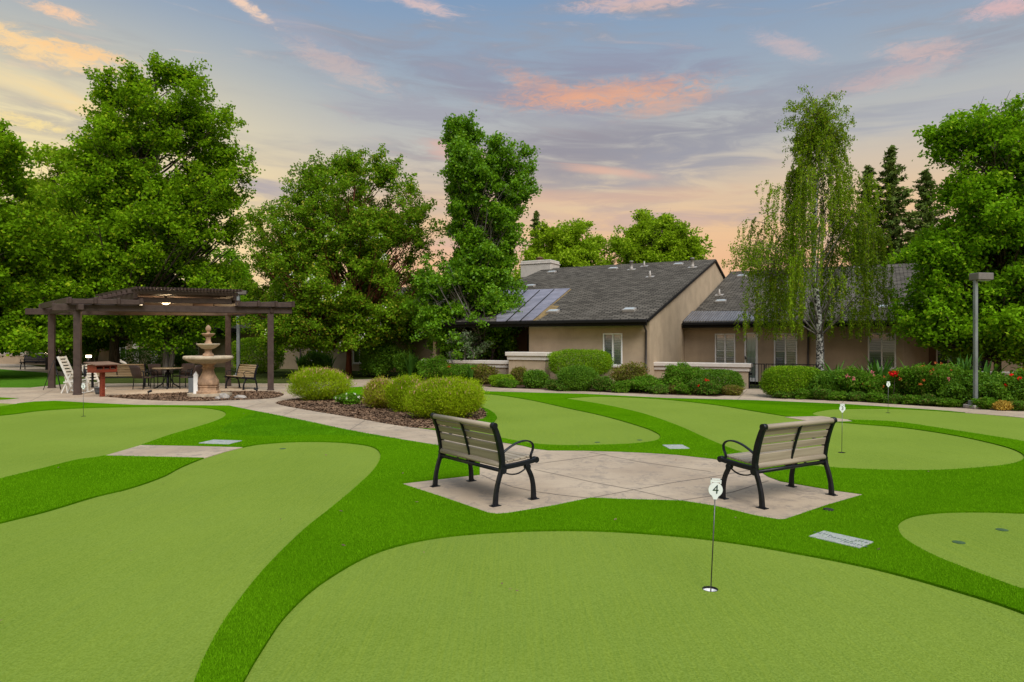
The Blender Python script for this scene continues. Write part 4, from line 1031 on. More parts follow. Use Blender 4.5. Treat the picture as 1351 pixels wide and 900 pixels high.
# beds in front of the middle building
B = [('broad clipped oval hedge bush left of the white framed window', 765, 84, 461, 512, M_HEDGE, dict(n=22000, d=25.4, lift=.42, power=3.2, lump=.06, leaf=.05, name='clipped_bush', seed=11)),
     ('ball shaped clipped bush in front of the broad oval one', 762, 52, 483, 517, M_HEDGE_D, dict(n=14000, lump=.06, leaf=.05, name='clipped_bush', seed=12)),
     ('dark green bush between the capped wall block and the clipped ball', 706, 34, 487, 513, M_HEDGE_D, dict(n=6000, leaf=.06, seed=13)),
     ('flat topped bright green bush in front of the low capped wall', 662, 36, 494, 511.5, M_HEDGE, dict(n=6000, leaf=.05, seed=14, power=3)),
     ('small olive yellow bush beside the capped wall block', 685, 24, 484, 509, M_OLIVEB, dict(n=3500, leaf=.06, seed=15)),
     ('low golden green tuft left of the clipped ball', 731, 24, 501, 516, M_COVER, dict(n=2500, leaf=.06, seed=16)),
     ('loose olive bush just right of the clipped ball', 795, 34, 497, 518, M_COVER, dict(n=4000, leaf=.06, seed=17, lump=.3)),
     ('tall sparse brownish bush beneath the white framed window', 832, 56, 479, 517, M_OLIVEB, dict(n=6500, leaf=.07, seed=18, lump=.35)),
     ('spreading green bush at the foot of the downspout', 850, 66, 497, 519.5, M_MIXG, dict(n=8000, leaf=.075, seed=19, lump=.4)),
     ('large leafy bush with arching leaves before the long capped wall', 903, 56, 480, 519.5, M_MIXG, dict(n=13000, leaf=.10, asp=.28, seed=20, lump=.38)),
     ('dark rounded bush with one red bloom before the long capped wall', 948, 62, 486, 521, M_HEDGE_D, dict(n=15000, leaf=.05, seed=21, power=2.9, lump=.1)),
     ('low mixed green bush between the leafy and the dark rounded bush', 926, 34, 500, 522, M_COVER, dict(n=5000, leaf=.06, seed=22, flowers=(M_REDF, 2, .04))),
     ('little olive tuft at the right tip of the middle bed', 966, 28, 508, 523, M_OLIVEB, dict(n=2500, leaf=.05, seed=23)),
     ('dry brown low tuft on the mulch near the leafy bush', 893, 26, 508, 520.5, M_OLIVEB, dict(n=2000, leaf=.05, seed=24)),
     ('clipped bright hedge bush beside the black gate', 1046, 76, 482, 526.5, M_HEDGE, dict(n=22000, leaf=.05, seed=31, power=3.3, lump=.06, name='clipped_bush')),
     ('dark green bush right of the clipped gate hedge', 1092, 56, 487, 528, M_HEDGE_D, dict(n=12000, leaf=.06, seed=32, lump=.22)),
     ('pink flowering bush near the birch trunk', 1128, 56, 483, 529.5, M_MIXG, dict(n=12000, leaf=.07, seed=33, lump=.35, flowers=(M_PINKF, 5, .05))),
     ('green bush below the strap leaves under the double window', 1166, 56, 494, 531.5, M_MIXG, dict(n=12000, leaf=.075, seed=34, lump=.35, flowers=(M_ORANGEF, 4, .035))),
     ('rose bush with a big red bloom by the strap leaves', 1186, 34, 487, 532.5, M_MIXG, dict(n=6000, leaf=.06, seed=35, lump=.3)),
     ('wide bush dotted with orange flowers left of the lamp post', 1226, 84, 478, 535.5, M_MIXG, dict(n=20000, leaf=.07, seed=36, lump=.35, flowers=(M_ORANGEF, 20, .035))),
     ('dark reddish green bush directly left of the lamp post', 1264, 56, 489, 537.5, M_HEDGE_D, dict(n=13000, leaf=.07, seed=37, lump=.38, flowers=(M_PINKF, 3, .04))),
     ('dark green bush directly right of the lamp post', 1308, 60, 492, 540, M_HEDGE_D, dict(n=13000, leaf=.07, seed=38, lump=.38)),
     ('dark bush with red blooms at the right edge of the photo', 1346, 56, 490, 541, M_HEDGE_D, dict(n=12000, leaf=.06, seed=39, lump=.25, flowers=(M_REDF, 5, .05))),
     ('green bush just beyond the right edge bush with red blooms', 1400, 70, 490, 543, M_MIXG, dict(n=8000, leaf=.07, seed=40, lump=.25)),
     ('golden dry tuft at the path edge right of the lamp post', 1324, 24, 529, 543, M_YELLOWB, dict(n=1800, leaf=.06, seed=41, asp=.3)),
     # left and far beds
     ('dark clipped hedge behind the wooden bench', 196, 78, 458, 487, M_HEDGE_D, dict(n=9000, leaf=.09, seed=50, power=3)),
     ('rounded dark bush right of the small bright maple trunk', 243, 34, 457, 487, M_HEDGE_D, dict(n=5000, leaf=.09, seed=51)),
     ('big bright topped bush behind the right pergola post', 340, 70, 441, 493, M_HEDGE, dict(n=14000, leaf=.09, seed=52, power=2.8)),
     ('dark leafy bush left of the cinnamon trunk under the window', 418, 40, 462, 492, M_HEDGE_D, dict(n=4500, leaf=.10, seed=53, lump=.35)),
     ('tall dark bush right of the cinnamon trunk', 500, 58, 452, 499, M_HEDGE_D, dict(n=9000, leaf=.10, seed=54, lump=.3)),
     ('dark bush in the shade below the brown wall', 538, 40, 464, 500, M_HEDGE_D, dict(n=6000, leaf=.09, seed=55, lump=.3)),
     ('leafy green bush with long leaves behind the island shrubs', 575, 50, 470, 504, M_MIXG, dict(n=8000, leaf=.10, asp=.3, seed=56, lump=.3)),
     ('green bush with red flowers below the small pale tree', 612, 56, 478, 507, M_MIXG, dict(n=8000, leaf=.07, seed=57, lump=.3, flowers=(M_REDF, 4, .05))),
     ('brownish bush at the foot of the grey trunk', 640, 34, 480, 508, M_OLIVEB, dict(n=3500, leaf=.07, seed=58, lump=.3)),
     ('dark bush behind the left pergola posts by the path lamp', 103, 46, 452, 483, M_HEDGE_D, dict(n=4500, leaf=.10, seed=59, lump=.25)),
     ('low dark bush near the far black bench', 40, 34, 455, 477, M_HEDGE_D, dict(n=2500, leaf=.12, seed=60, lump=.25)),
     ]
for L, px, w, top, base, mat, kw in B:
    nm = kw.pop('name', 'shrub'); shrub(L, px, w, top, base, mat, name=nm, **kw)
def bloom(label, px, py, d, r, seed):
    """one big cluster of petals carried on its stem above a bush"""
    rg = np.random.default_rng(seed); x, z = XZ(px, py, d); root = thing('red_rose', label, 'flower', (x, d, 0))
    sb = MB(); sb.tube([(0, .1, 0), (.03, .05, z*.6), (0, 0, z)], [.01, .008, .006], 5); sb.build('stem', M_BARK, root, recalc=False)
    C = rg.normal(0, 1, (160, 3)); C = unit(C)*rg.random((160, 1))**.4*r*np.array([1.15, 1, .75])+np.array([0, 0, z])
    V = leaf_quads(C, r*.45, r*.42, .2, None, rg); np_mesh('petals', V, np.arange(len(V)).reshape(-1, 4), M_REDF, root, rg.random(160))
bloom('big red rose cluster under the double window', 1180, 493, 19.0, .115, 1)
bloom('small red rose cluster on the dark rounded bush', 932, 503, 22.0, .08, 2)
sp = [('bird of paradise clump under the double window', 1160, 531, 462, dict(n=34, width=.13, spread=.32, seed=1, d=20.5)),
      ('bird of paradise clump just left of the rose cluster', 1146, 531, 470, dict(n=20, width=.12, spread=.4, seed=2, d=20.8)),
      ('bird of paradise clump below the dark porch', 1208, 533, 469, dict(n=24, width=.13, spread=.4, seed=3, d=20)),
      ('bird of paradise clump left behind the lamp post', 1272, 536, 460, dict(n=26, width=.13, spread=.35, seed=4, d=19.6)),
      ('bird of paradise clump right behind the lamp post', 1298, 537, 466, dict(n=22, width=.13, spread=.45, seed=5, d=19.4)),
      ('strap leaf clump beside the birch trunk', 1103, 528, 467, dict(n=22, width=.08, spread=.5, seed=6, d=21.8)),
      ('grassy leaf clump in front of the brown wall', 541, 500, 456, dict(n=30, width=.06, spread=.35, seed=7, d=31)),
      ('dark strap leaf clump left of the far window', 396, 492, 462, dict(n=24, width=.08, spread=.4, seed=8, d=38)),
      ('dark strap leaf clump right of the far window', 436, 492, 460, dict(n=24, width=.08, spread=.4, seed=9, d=38)),
      ('strap leaf clump on the mulch before the small pale tree', 622, 507, 474, dict(n=20, width=.06, spread=.5, seed=10, d=27.6))]
for L, px, base, top, kw in sp: strap_plant(L, px, base, top, M_STRAP, name='strap_leaf_plant', **kw)
# low ground cover along the far path
cover = [(1035, 527), (1060, 527.8), (1084, 529), (1108, 530), (1132, 531), (1156, 532.5), (1180, 534), (1204, 535.5), (1228, 537), (1252, 538.3), (1342, 543.5), (1300, 541.5), (870, 521), (905, 521.5), (940, 522.5), (670, 512.8), (745, 517), (820, 519.3)]
lab = ['beside the clipped gate hedge', 'left below the dark bush by the gate hedge', 'right below the dark bush by the gate hedge', 'below the birch strap leaves', 'below the pink flowering bush', 'left below the strap leaves under the double window', 'below the big red rose cluster',
       'left below the orange dotted bush', 'right below the orange dotted bush', 'just left of the lamp post foot', 'at the far right path edge', 'just right of the lamp post foot', 'below the downspout bush', 'below the large arching leaf bush', 'below the dark rounded bush', 'below the flat topped bright bush', 'below the clipped ball bush', 'below the sparse brownish bush']
for i, ((px, base), l_) in enumerate(zip(cover, lab)):
    shrub('ground cover plant '+l_, px, 30, base-13-(i % 3)*2, base, [M_COVER, M_MIXG][i % 2], name='ground_cover_plant', n=2600, leaf=.055, seed=70+i, lump=.35, cat='plant', stems=False, group='ground cover plants along the far path')
# ------------------------------------------------------------------ buildings, all on one axis turned 28 degrees
TH = R(28); CA, SA = math.cos(TH), math.sin(TH)
class Bld:
    def __init__(s, name, label, s0, t0, cat='building'):
        s.s0, s.t0 = s0, t0
        s.root = thing(name, label, cat, (CA*s0+SA*t0, -SA*s0+CA*t0, 0), -TH)
    def Y(s, px, ly): return (s.t0+ly)/(SA*(px-CX)/F+CA)
    def x(s, px, ly=0.0):
        Y = s.Y(px, ly); u = (px-CX)/F; return Y*(CA*u-SA)-s.s0
    def z(s, px, py, ly=0.0): return CAM_H-(py-CY)/F*s.Y(px, ly)
    def roofhit(s, px, py, ye, ze, m, off=.0):
        u = (px-CX)/F; v = -(py-CY)/F
        k = SA*u+CA   # t per Y
        # CAM_H+vY = ze + off + m*(kY - t0 - ye)
        Y = (ze+off-m*(s.t0+ye)-CAM_H)/(v-m*k)
        t = k*Y; sx = Y*(CA*u-SA)
        return Vector((sx-s.s0, t-s.t0, CAM_H+v*Y))
def wall(mb, x0, x1, z0, z1, y, th, ops=()):
    xs = sorted({x0, x1, *[o[0] for o in ops], *[o[1] for o in ops]}); zs = sorted({z0, z1, *[o[2] for o in ops], *[o[3] for o in ops]})
    for a, b in zip(xs, xs[1:]):
        run = None
        for c, d in zip(zs, zs[1:]):
            mx, mz = (a+b)/2, (c+d)/2
            if any(o[0] < mx < o[1] and o[2] < mz < o[3] for o in ops):
                if run: mb.rng(a, b, y, y+th, *run); run = None
            else: run = (run[0] if run else c, d)
        if run: mb.rng(a, b, y, y+th, *run)
def window(root, x0, x1, z0, z1, y, split=True, lb=None, rb=None, sill=True, lites=0, label=None):
    """white framed window set in its opening; the left sash lies behind an insect screen"""
    lb = lb or M_BLIND_D; rb = rb or M_BLIND
    f = MB(); t = .055; yo, yi = y-.035, y+.05
    f.rng(x0-t, x0, yo, yi, z0-t, z1+t, .006); f.rng(x1, x1+t, yo, yi, z0-t, z1+t, .006); f.rng(x0, x1, yo, yi, z1, z1+t, .006); f.rng(x0, x1, yo, yi, z0-t, z0, .006)
    xm = (x0+x1)/2
    if split: f.rng(xm-.03, xm+.03, yo+.01, yi, z0, z1, .005)
    for k in range(lites):
        zz = z0+(z1-z0)*(k+1)/(lites+1); f.rng(x0, xm-.03, y+.012, y+.03, zz-.009, zz+.009); f.rng(xm+.03, x1, y+.012, y+.03, zz-.009, zz+.009)
    w = f.build('window', M_FRAME, root)
    if label: w['label'] = label
    halves = [(x0, xm-.03, lb), (xm+.03, x1, rb)] if split else [(x0, x1, rb)]
    for a, b, m_ in halves:
        MB().rng(a, b, y+.035, y+.041, z0, z1).build('pane', M_GLASS, w)
        MB().rng(a, b, y+.052, y+.058, z0, z1).build('blind', m_, w)  # with the dark interior material: sheet coloured dark to stand for an unlit room
    if sill: MB().rng(x0-t-.05, x1+t+.05, y-.07, y, z0-t-.07, z0-t-.002, .01).build('sill', M_CAP, w)
    return w
def roof_slab(mb, xa, xb, prof, th=.16):
    """prof: (y, z) points front eave, ridge, back eave"""
    P = list(prof)+[(y, z-th) for y, z in prof[::-1]]
    mb.prism(P, lambda u, v, w: (xa+w, u, v), xb-xa)
def patch(b, pts, ye, ze, m, name, mat, up=.035, th=.03):
    P = [b.roofhit(px, py, ye, ze, m, 0) for px, py in pts]
    n = len(P); V = [p+Vector((0, 0, up)) for p in P]+[p+Vector((0, 0, up-th)) for p in P]
    mb = MB(); mb.add(V, [tuple(range(n)), tuple(range(n, 2*n))[::-1]]+[(i, i+n, (i+1) % n+n, (i+1) % n) for i in range(n)])
    return mb.build(name, mat, b.root)
def skylight(b, px, py, ye, ze, m, w=.5, l=.36):
    p = b.roofhit(px, py, ye, ze, m, 0); sl_ = math.atan(m); Mx = Matrix.Rotation(sl_, 3, 'X')
    mb = MB(); mb.box(p+Mx@Vector((0, 0, .05)), (w, l, .10), Mx, .01)
    o = mb.build('skylight', M_VENT, b.root)
    MB().box(p+Mx@Vector((0, 0, .112)), (w-.12, l-.12, .02), Mx, .004).build('dome', M_LENS, o)
    MB().box(p+Mx@Vector((w*.33, l*.5+.08, .06)), (w*.3, .16, .04), Mx, .004).build('flashing', M_FASCIA, o)
def flue(b, px, py, ye, ze, m, h=.42, r=.10):
    p = b.roofhit(px, py, ye, ze, m, 0)
    mb = MB(); mb.box(p+Vector((0, 0, .03)), (r*5, r*4.4, .03), Matrix.Rotation(math.atan(m), 3, 'X')); mb.lathe([(r*1.5, -.05), (r*1.1, .12), (r, .14), (r, h), (r*1.25, h), (r*1.25, h+.05)], 14, tuple(p))
    mb.build('roof_vent', M_VENT, b.root)
def cone(b, px, py, ye, ze, m, h=.26):
    p = b.roofhit(px, py, ye, ze, m, 0)
    mb = MB(); mb.box(p+Vector((0, 0, .03)), (.4, .34, .025), Matrix.Rotation(math.atan(m), 3, 'X')); mb.lathe([(.12, -.04), (.05, .15), (.04, h)], 12, tuple(p)); mb.build('roof_vent', M_VENT, b.root)
def downspout(b, x, y, ztop, zbot=.05):
    mb = MB(); mb.tube([(x, y-.35, ztop+.04), (x, y-.30, ztop-.12), (x, y-.055, ztop-.32), (x, y-.055, zbot+.1), (x, y-.15, zbot)], .042, 8)
    mb.build('downspout', M_BRONZE, b.root)

# middle building with the big gable
A = Bld('tan_building', 'middle tan stucco building with tall gable wall and dark shingle roof', -7.57, 25.4)
xw = A.x(698); mR = (6.14-2.60)/12.45
wx0, wx1 = A.x(797.5), A.x(819.5)
mb = MB(); wall(mb, xw, -.15, 0, 2.50, 0, .15, [(wx0, wx1, .84, 2.0)])
mb.rng(xw, xw+.15, .152, 2.5, 0, 2.5); mb.build('front_wall', M_STUCCO, A.root)
gy = [(0, 0), (24, 0), (24, 2.52), (12, 5.96), (0, 2.50)]
MB().prism(gy, lambda u, v, w: (-w, u, v), .149).build('gable_wall', M_STUCCO, A.root)
MB().prism(gy, lambda u, v, w: (-9.8-w, u, v), .15).build('gable_wall', M_STUCCO, A.root)
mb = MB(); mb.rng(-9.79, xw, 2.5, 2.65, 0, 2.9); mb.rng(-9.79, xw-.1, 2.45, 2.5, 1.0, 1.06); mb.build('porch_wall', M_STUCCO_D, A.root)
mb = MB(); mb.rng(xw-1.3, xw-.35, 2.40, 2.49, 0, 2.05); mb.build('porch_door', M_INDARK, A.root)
mb = MB(); mb.rng(xw-.30, xw-.24, 2.36, 2.49, 0, 2.1); mb.build('door_frame', M_FRAME, A.root)
roof = MB(); roof_slab(roof, -10.1, .05, [(-.5, 2.58), (12, 6.14), (24.5, 2.58)]); RA = roof.build('roof', M_SHINGLE, A.root)
mb = MB(); mb.rng(-10.1, .055, -.56, -.505, 2.33, 2.58, .01); mb.rng(-10.1, -.16, -.49, -.02, 2.385, 2.40); mb.build('fascia', M_FASCIA, A.root)
mb = MB(); mb.rng(-10.1, .07, -.68, -.565, 2.44, 2.56, .02); mb.build('gutter', M_FASCIA, A.root)
mb = MB(); mb.bar((.068, -.5, 2.50), (.068, 12, 6.06), .03, .10); mb.bar((.068, 12, 6.06), (.068, 24.5, 2.50), .03, .10); mb.build('rake_board', M_FASCIA, A.root)
window(A.root, wx0, wx1, .84, 2.0, 0, lites=0, lb=M_BLIND_D, rb=M_BLIND)
downspout(A, -.12, 0, 2.45)
patch(A, [(655, 384.5), (752, 381.3), (702.6, 423), (655, 424.5)], -.5, 2.58, mR, 'sheet_roof_panel', M_STANDING)
for q0, q1 in (((712, 383), (668, 424)), ((731, 382), (686, 423.5)), ((694, 384), (655, 416))):
    a_, b_ = A.roofhit(*q0, -.5, 2.58, mR, .05), A.roofhit(*q1, -.5, 2.58, mR, .05); MB().bar(a_, b_, .03, .03).build('sheet_seam', M_FASCIA, A.root)
patch(A, [(752.5, 381.4), (754, 382), (724, 407), (704.5, 423.3), (703.4, 423.2)], -.5, 2.58, mR, 'lichen_strip', M_MOSS, .012, .02)
patch(A, [(724, 403), (738, 404), (731, 410), (722, 415), (712, 421), (705, 423.2)], -.5, 2.58, mR, 'lichen_strip', M_MOSS, .010, .02)
for p in ((830.5, 410.6), (730, 412.7), (700, 378.8), (728, 360.5), (809, 355.8), (895, 350.2)): skylight(A, *p, -.5, 2.58, mR)
flue(A, 833, 356.5, -.5, 2.58, mR, .44, .085); flue(A, 913.5, 353.5, -.5, 2.58, mR, .46, .085); cone(A, 850, 352, -.5, 2.58, mR, .3); cone(A, 857.5, 366, -.5, 2.58, mR, .32)
c0, c1 = A.x(693.5, 12.3), A.x(733, 12.3)
mb = MB(); mb.rng(c0, c1, 11.6, 12.9, 5.6, 6.62, .03); mb.rng(c0-.04, c1+.04, 11.56, 12.94, 6.40, 6.46, .01); ch = mb.build('chimney', M_CHIM, A.root)
MB().lathe([(.34, 6.60), (.34, 6.66), (.2, 6.70), (.2, 6.80), (.28, 6.80), (.05, 6.9)], 16, ((c0+c1)/2, 12.2, 0)).build('cap', M_STUCCO_D, ch)
RA['label'] = 'dark grey shingle roof'

# right building
Bq = Bld('tan_building', 'right tan stucco building with several windows behind the birch and the flower bed', -7.57, 30.85)
yeB, zeB = -.5, 2.58; mB = (5.85-2.58)/11.25
xc = Bq.x(1192); xr = Bq.x(1309)
w1 = (Bq.x(945), Bq.x(968.5), .62, 2.02); w2 = (Bq.x(1023), Bq.x(1050), .62, 2.02); w3 = (Bq.x(1147), Bq.x(1180), .70, 2.02)
dr = (Bq.x(984.5), Bq.x(997), 0.05, 2.04)
mb = MB(); wall(mb, .0, xc, 0, 2.52, 0, .15, [w1, dr, w2, w3]); mb.build('front_wall', M_STUCCO, Bq.root)
mb = MB(); mb.prism([(xc, .0), (xc+.95, 1.75), (xc+.82, 1.85), (xc-.13, .152)], lambda u, v, w: (u, v, w), 2.5); mb.build('return_wall', M_STUCCO, Bq.root)
w4 = (Bq.x(1237, 1.8), Bq.x(1266, 1.8), .5, 2.0); w5 = (Bq.x(1271, 1.8), Bq.x(1304, 1.8), .5, 1.95)
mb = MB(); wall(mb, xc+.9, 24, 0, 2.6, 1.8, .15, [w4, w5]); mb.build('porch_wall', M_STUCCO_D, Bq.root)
mb = MB(); wall(mb, Bq.x(1306, .6), 24, 0, 2.5, .6, .15); mb.build('side_wall', M_STUCCO, Bq.root)
window(Bq.root, *w1, 0, lites=1, lb=M_BLIND, rb=M_BLIND); window(Bq.root, *w2, 0, lites=1, lb=M_BLIND_D, rb=M_BLIND); window(Bq.root, *w3, 0, lites=1, lb=M_BLIND_D, rb=M_BLIND)
window(Bq.root, *w4, 1.8, lites=1, lb=M_INDARK, rb=M_BLIND_D, sill=False); window(Bq.root, *w5, 1.8, lites=1, lb=M_BLIND_D, rb=M_BLIND_D, sill=False)
f = MB(); x0, x1, z0, z1 = dr
f.rng(x0-.07, x0, -.03, .06, 0, z1+.07, .005); f.rng(x1, x1+.09, -.03, .06, 0, z1+.07, .005); f.rng(x0, x1, -.03, .06, z1, z1+.07, .005); f.rng(x0, x1, -.02, .06, .0, .16, .005)
dO = f.build('door', M_FRAME, Bq.root); MB().rng(x0, x1, .03, .036, .162, z1).build('pane', M_GLASS, dO); MB().rng(x0, x1, .09, .11, .16, z1).build('curtain', M_CURTAIN, dO)
hb = MB(); hb.rng(x0-.05, x0-.02, -.08, -.03, .95, 1.1, .004); hb.rng(x0-.05, x0+.06, -.10, -.08, 1.0, 1.03); hb.build('handle', M_FASCIA, dO)
roof = MB(); roof_slab(roof, .085, 30, [(yeB, zeB), (10.75, 5.85), (22, 2.6)]); roof.build('roof', M_SHINGLE, Bq.root)
mb = MB(); mb.rng(.03, 30, yeB-.055, yeB-.005, 2.33, 2.58, .01); mb.rng(.03, 30, yeB+.01, -.02, 2.39, 2.405); mb.build('fascia', M_FASCIA, Bq.root)
MB().rng(.03, 30, yeB-.18, yeB-.06, 2.44, 2.56, .02).build('gutter', M_FASCIA, Bq.root)
downspout(Bq, Bq.x(1066.5), 0, 2.45)
patch(Bq, [(905, 411.5), (985, 411.5), (1000, 423.8), (891, 424.8)], yeB, zeB, mB, 'corrugated_panel', M_CORR)
patch(Bq, [(1208, 388), (1222, 371), (1300, 374), (1300, 418), (1196, 420)], yeB, zeB, mB, 'corrugated_panel', M_CORR)
for p in ((978.7, 365.5), (951, 399), (1163.5, 407)): skylight(Bq, *p, yeB, zeB, mB)
cone(Bq, 949, 390, yeB, zeB, mB, .32); cone(Bq, 1133, 360, yeB, zeB, mB, .32)
mb = MB(); mb.rng(xc+3.0, xc+3.08, -.3, -.22, 0, 2.4, .01); mb.build('porch_post', M_CAP, Bq.root)

# long low building far behind, left
L = Bld('brown_building', 'long low brown building in the shade of the trees on the left', -21.4, 31.0)
ops = [(L.x(411), L.x(424.5), .62, 2.05), (L.x(467), L.x(482), .5, 2.1), (L.x(243), L.x(262), .4, 2.1), (L.x(150), L.x(166), .5, 2.0), (L.x(2), L.x(14), .5, 2.0), (L.x(22), L.x(30), .5, 2.0)]
mb = MB(); wall(mb, -78, -.15, 0, 2.5, 0, .15, ops); mb.build('front_wall', M_STUCCO, L.root)
MB().prism([(0, 0), (22, 0), (22, 2.5), (11, 5.7), (0, 2.5)], lambda u, v, w: (-w, u, v), .149).build('gable_wall', M_STUCCO, L.root)
for i, o in enumerate(ops): window(L.root, *o, 0, lites=0 if i == 0 else 1, lb=M_BLIND_D if i == 0 else M_INDARK, rb=M_CURTAIN if i == 0 else M_INDARK)
roof = MB(); roof_slab(roof, -79, .3, [(-.5, 2.58), (11, 5.85), (22.5, 2.58)]); roof.build('roof', M_SHINGLE, L.root)
mb = MB(); mb.rng(-79, .32, -.56, -.505, 2.33, 2.58, .01); mb.build('fascia', M_FASCIA, L.root)
downspout(L, L.x(397), 0, 2.45); downspout(L, L.x(545), 0, 2.45)
for px in (183, 208): mb = MB(); mb.rng(L.x(px), L.x(px)+.35, -.5, -.2, 0, 2.35, .01); mb.build('porch_post', M_CAP, L.root)

# low garden walls with white caps
def capwall(name, label, t, pxa, pxb, ztop, th=.35, cap=.17, end=None):
    b = Bld(name, label, 0, t, 'wall'); xa, xb = b.x(pxa), b.x(pxb)
    # move the root to the wall's left end
    b.root.location = (CA*xa+SA*t, -SA*xa+CA*t, 0); w = xb-xa
    MB().rng(0, w, 0, th, 0, ztop-2*cap, .01).build('wall', M_STUCCO, b.root)
    mb = MB(); mb.rng(-.05, w+.05, -.05, th+.05, ztop-2*cap+.002, ztop-cap, .012); mb.rng(-.11, w+.11, -.11, th+.11, ztop-cap+.002, ztop, .015); mb.build('cap', M_CAP, b.root)
capwall('garden_wall', 'tall stucco wall block with white cap left of the window bushes', 24.2, 671, 719, 1.31, .5, .16)
capwall('garden_wall', 'low white capped wall running left from the tall wall block', 25.0, 560, 668, .93, .3, .15)
capwall('garden_wall', 'long low white capped wall ending at the black gate', 26.05, 863, 987, .93, .3, .15)
capwall('garden_wall', 'low white capped wall behind the lamp post flower bed', 29.3, 1190, 1560, .66, .3, .12)
capwall('garden_wall', 'far low white capped wall at the left edge under the maples', 28.0, -120, 74, .87, .3, .12)
# gate and fence
def railing(name, label, cat, t, pxa, pxb, ztop, gate):
    b = Bld(name, label, 0, t, cat); xa, xb = b.x(pxa), b.x(pxb); b.root.location = (CA*xa+SA*t, -SA*xa+CA*t, 0); w = xb-xa
    mb = MB(); mb.rng(0, w, -.015, .015, ztop-.03, ztop); mb.rng(0, w, -.015, .015, .06, .09); mb.rng(-.0, .035, -.02, .02, 0, ztop+.002); mb.rng(w-.035, w, -.02, .02, 0, ztop+.002); mb.build('rail_frame', M_BLACKMETAL, b.root)
    n = max(int(w/.11), 3); mb = MB()
    for i in range(1, n): mb.rng(w*i/n-.008, w*i/n+.008, -.008, .008, .09, ztop-.03)
    mb.build('bars', M_BLACKMETAL, b.root)
    if gate: mb = MB(); mb.rng(.04, .10, -.05, .05, ztop*.55, ztop*.55+.08, .005); mb.build('latch', M_BLACKMETAL, b.root)
railing('gate', 'small black metal gate between the white capped wall and the clipped hedge', 'gate', 26.1, 988, 1009, .93, True)
railing('fence', 'black metal fence behind the clipped gate hedge', 'fence', 26.15, 1010, 1078, .93, False)

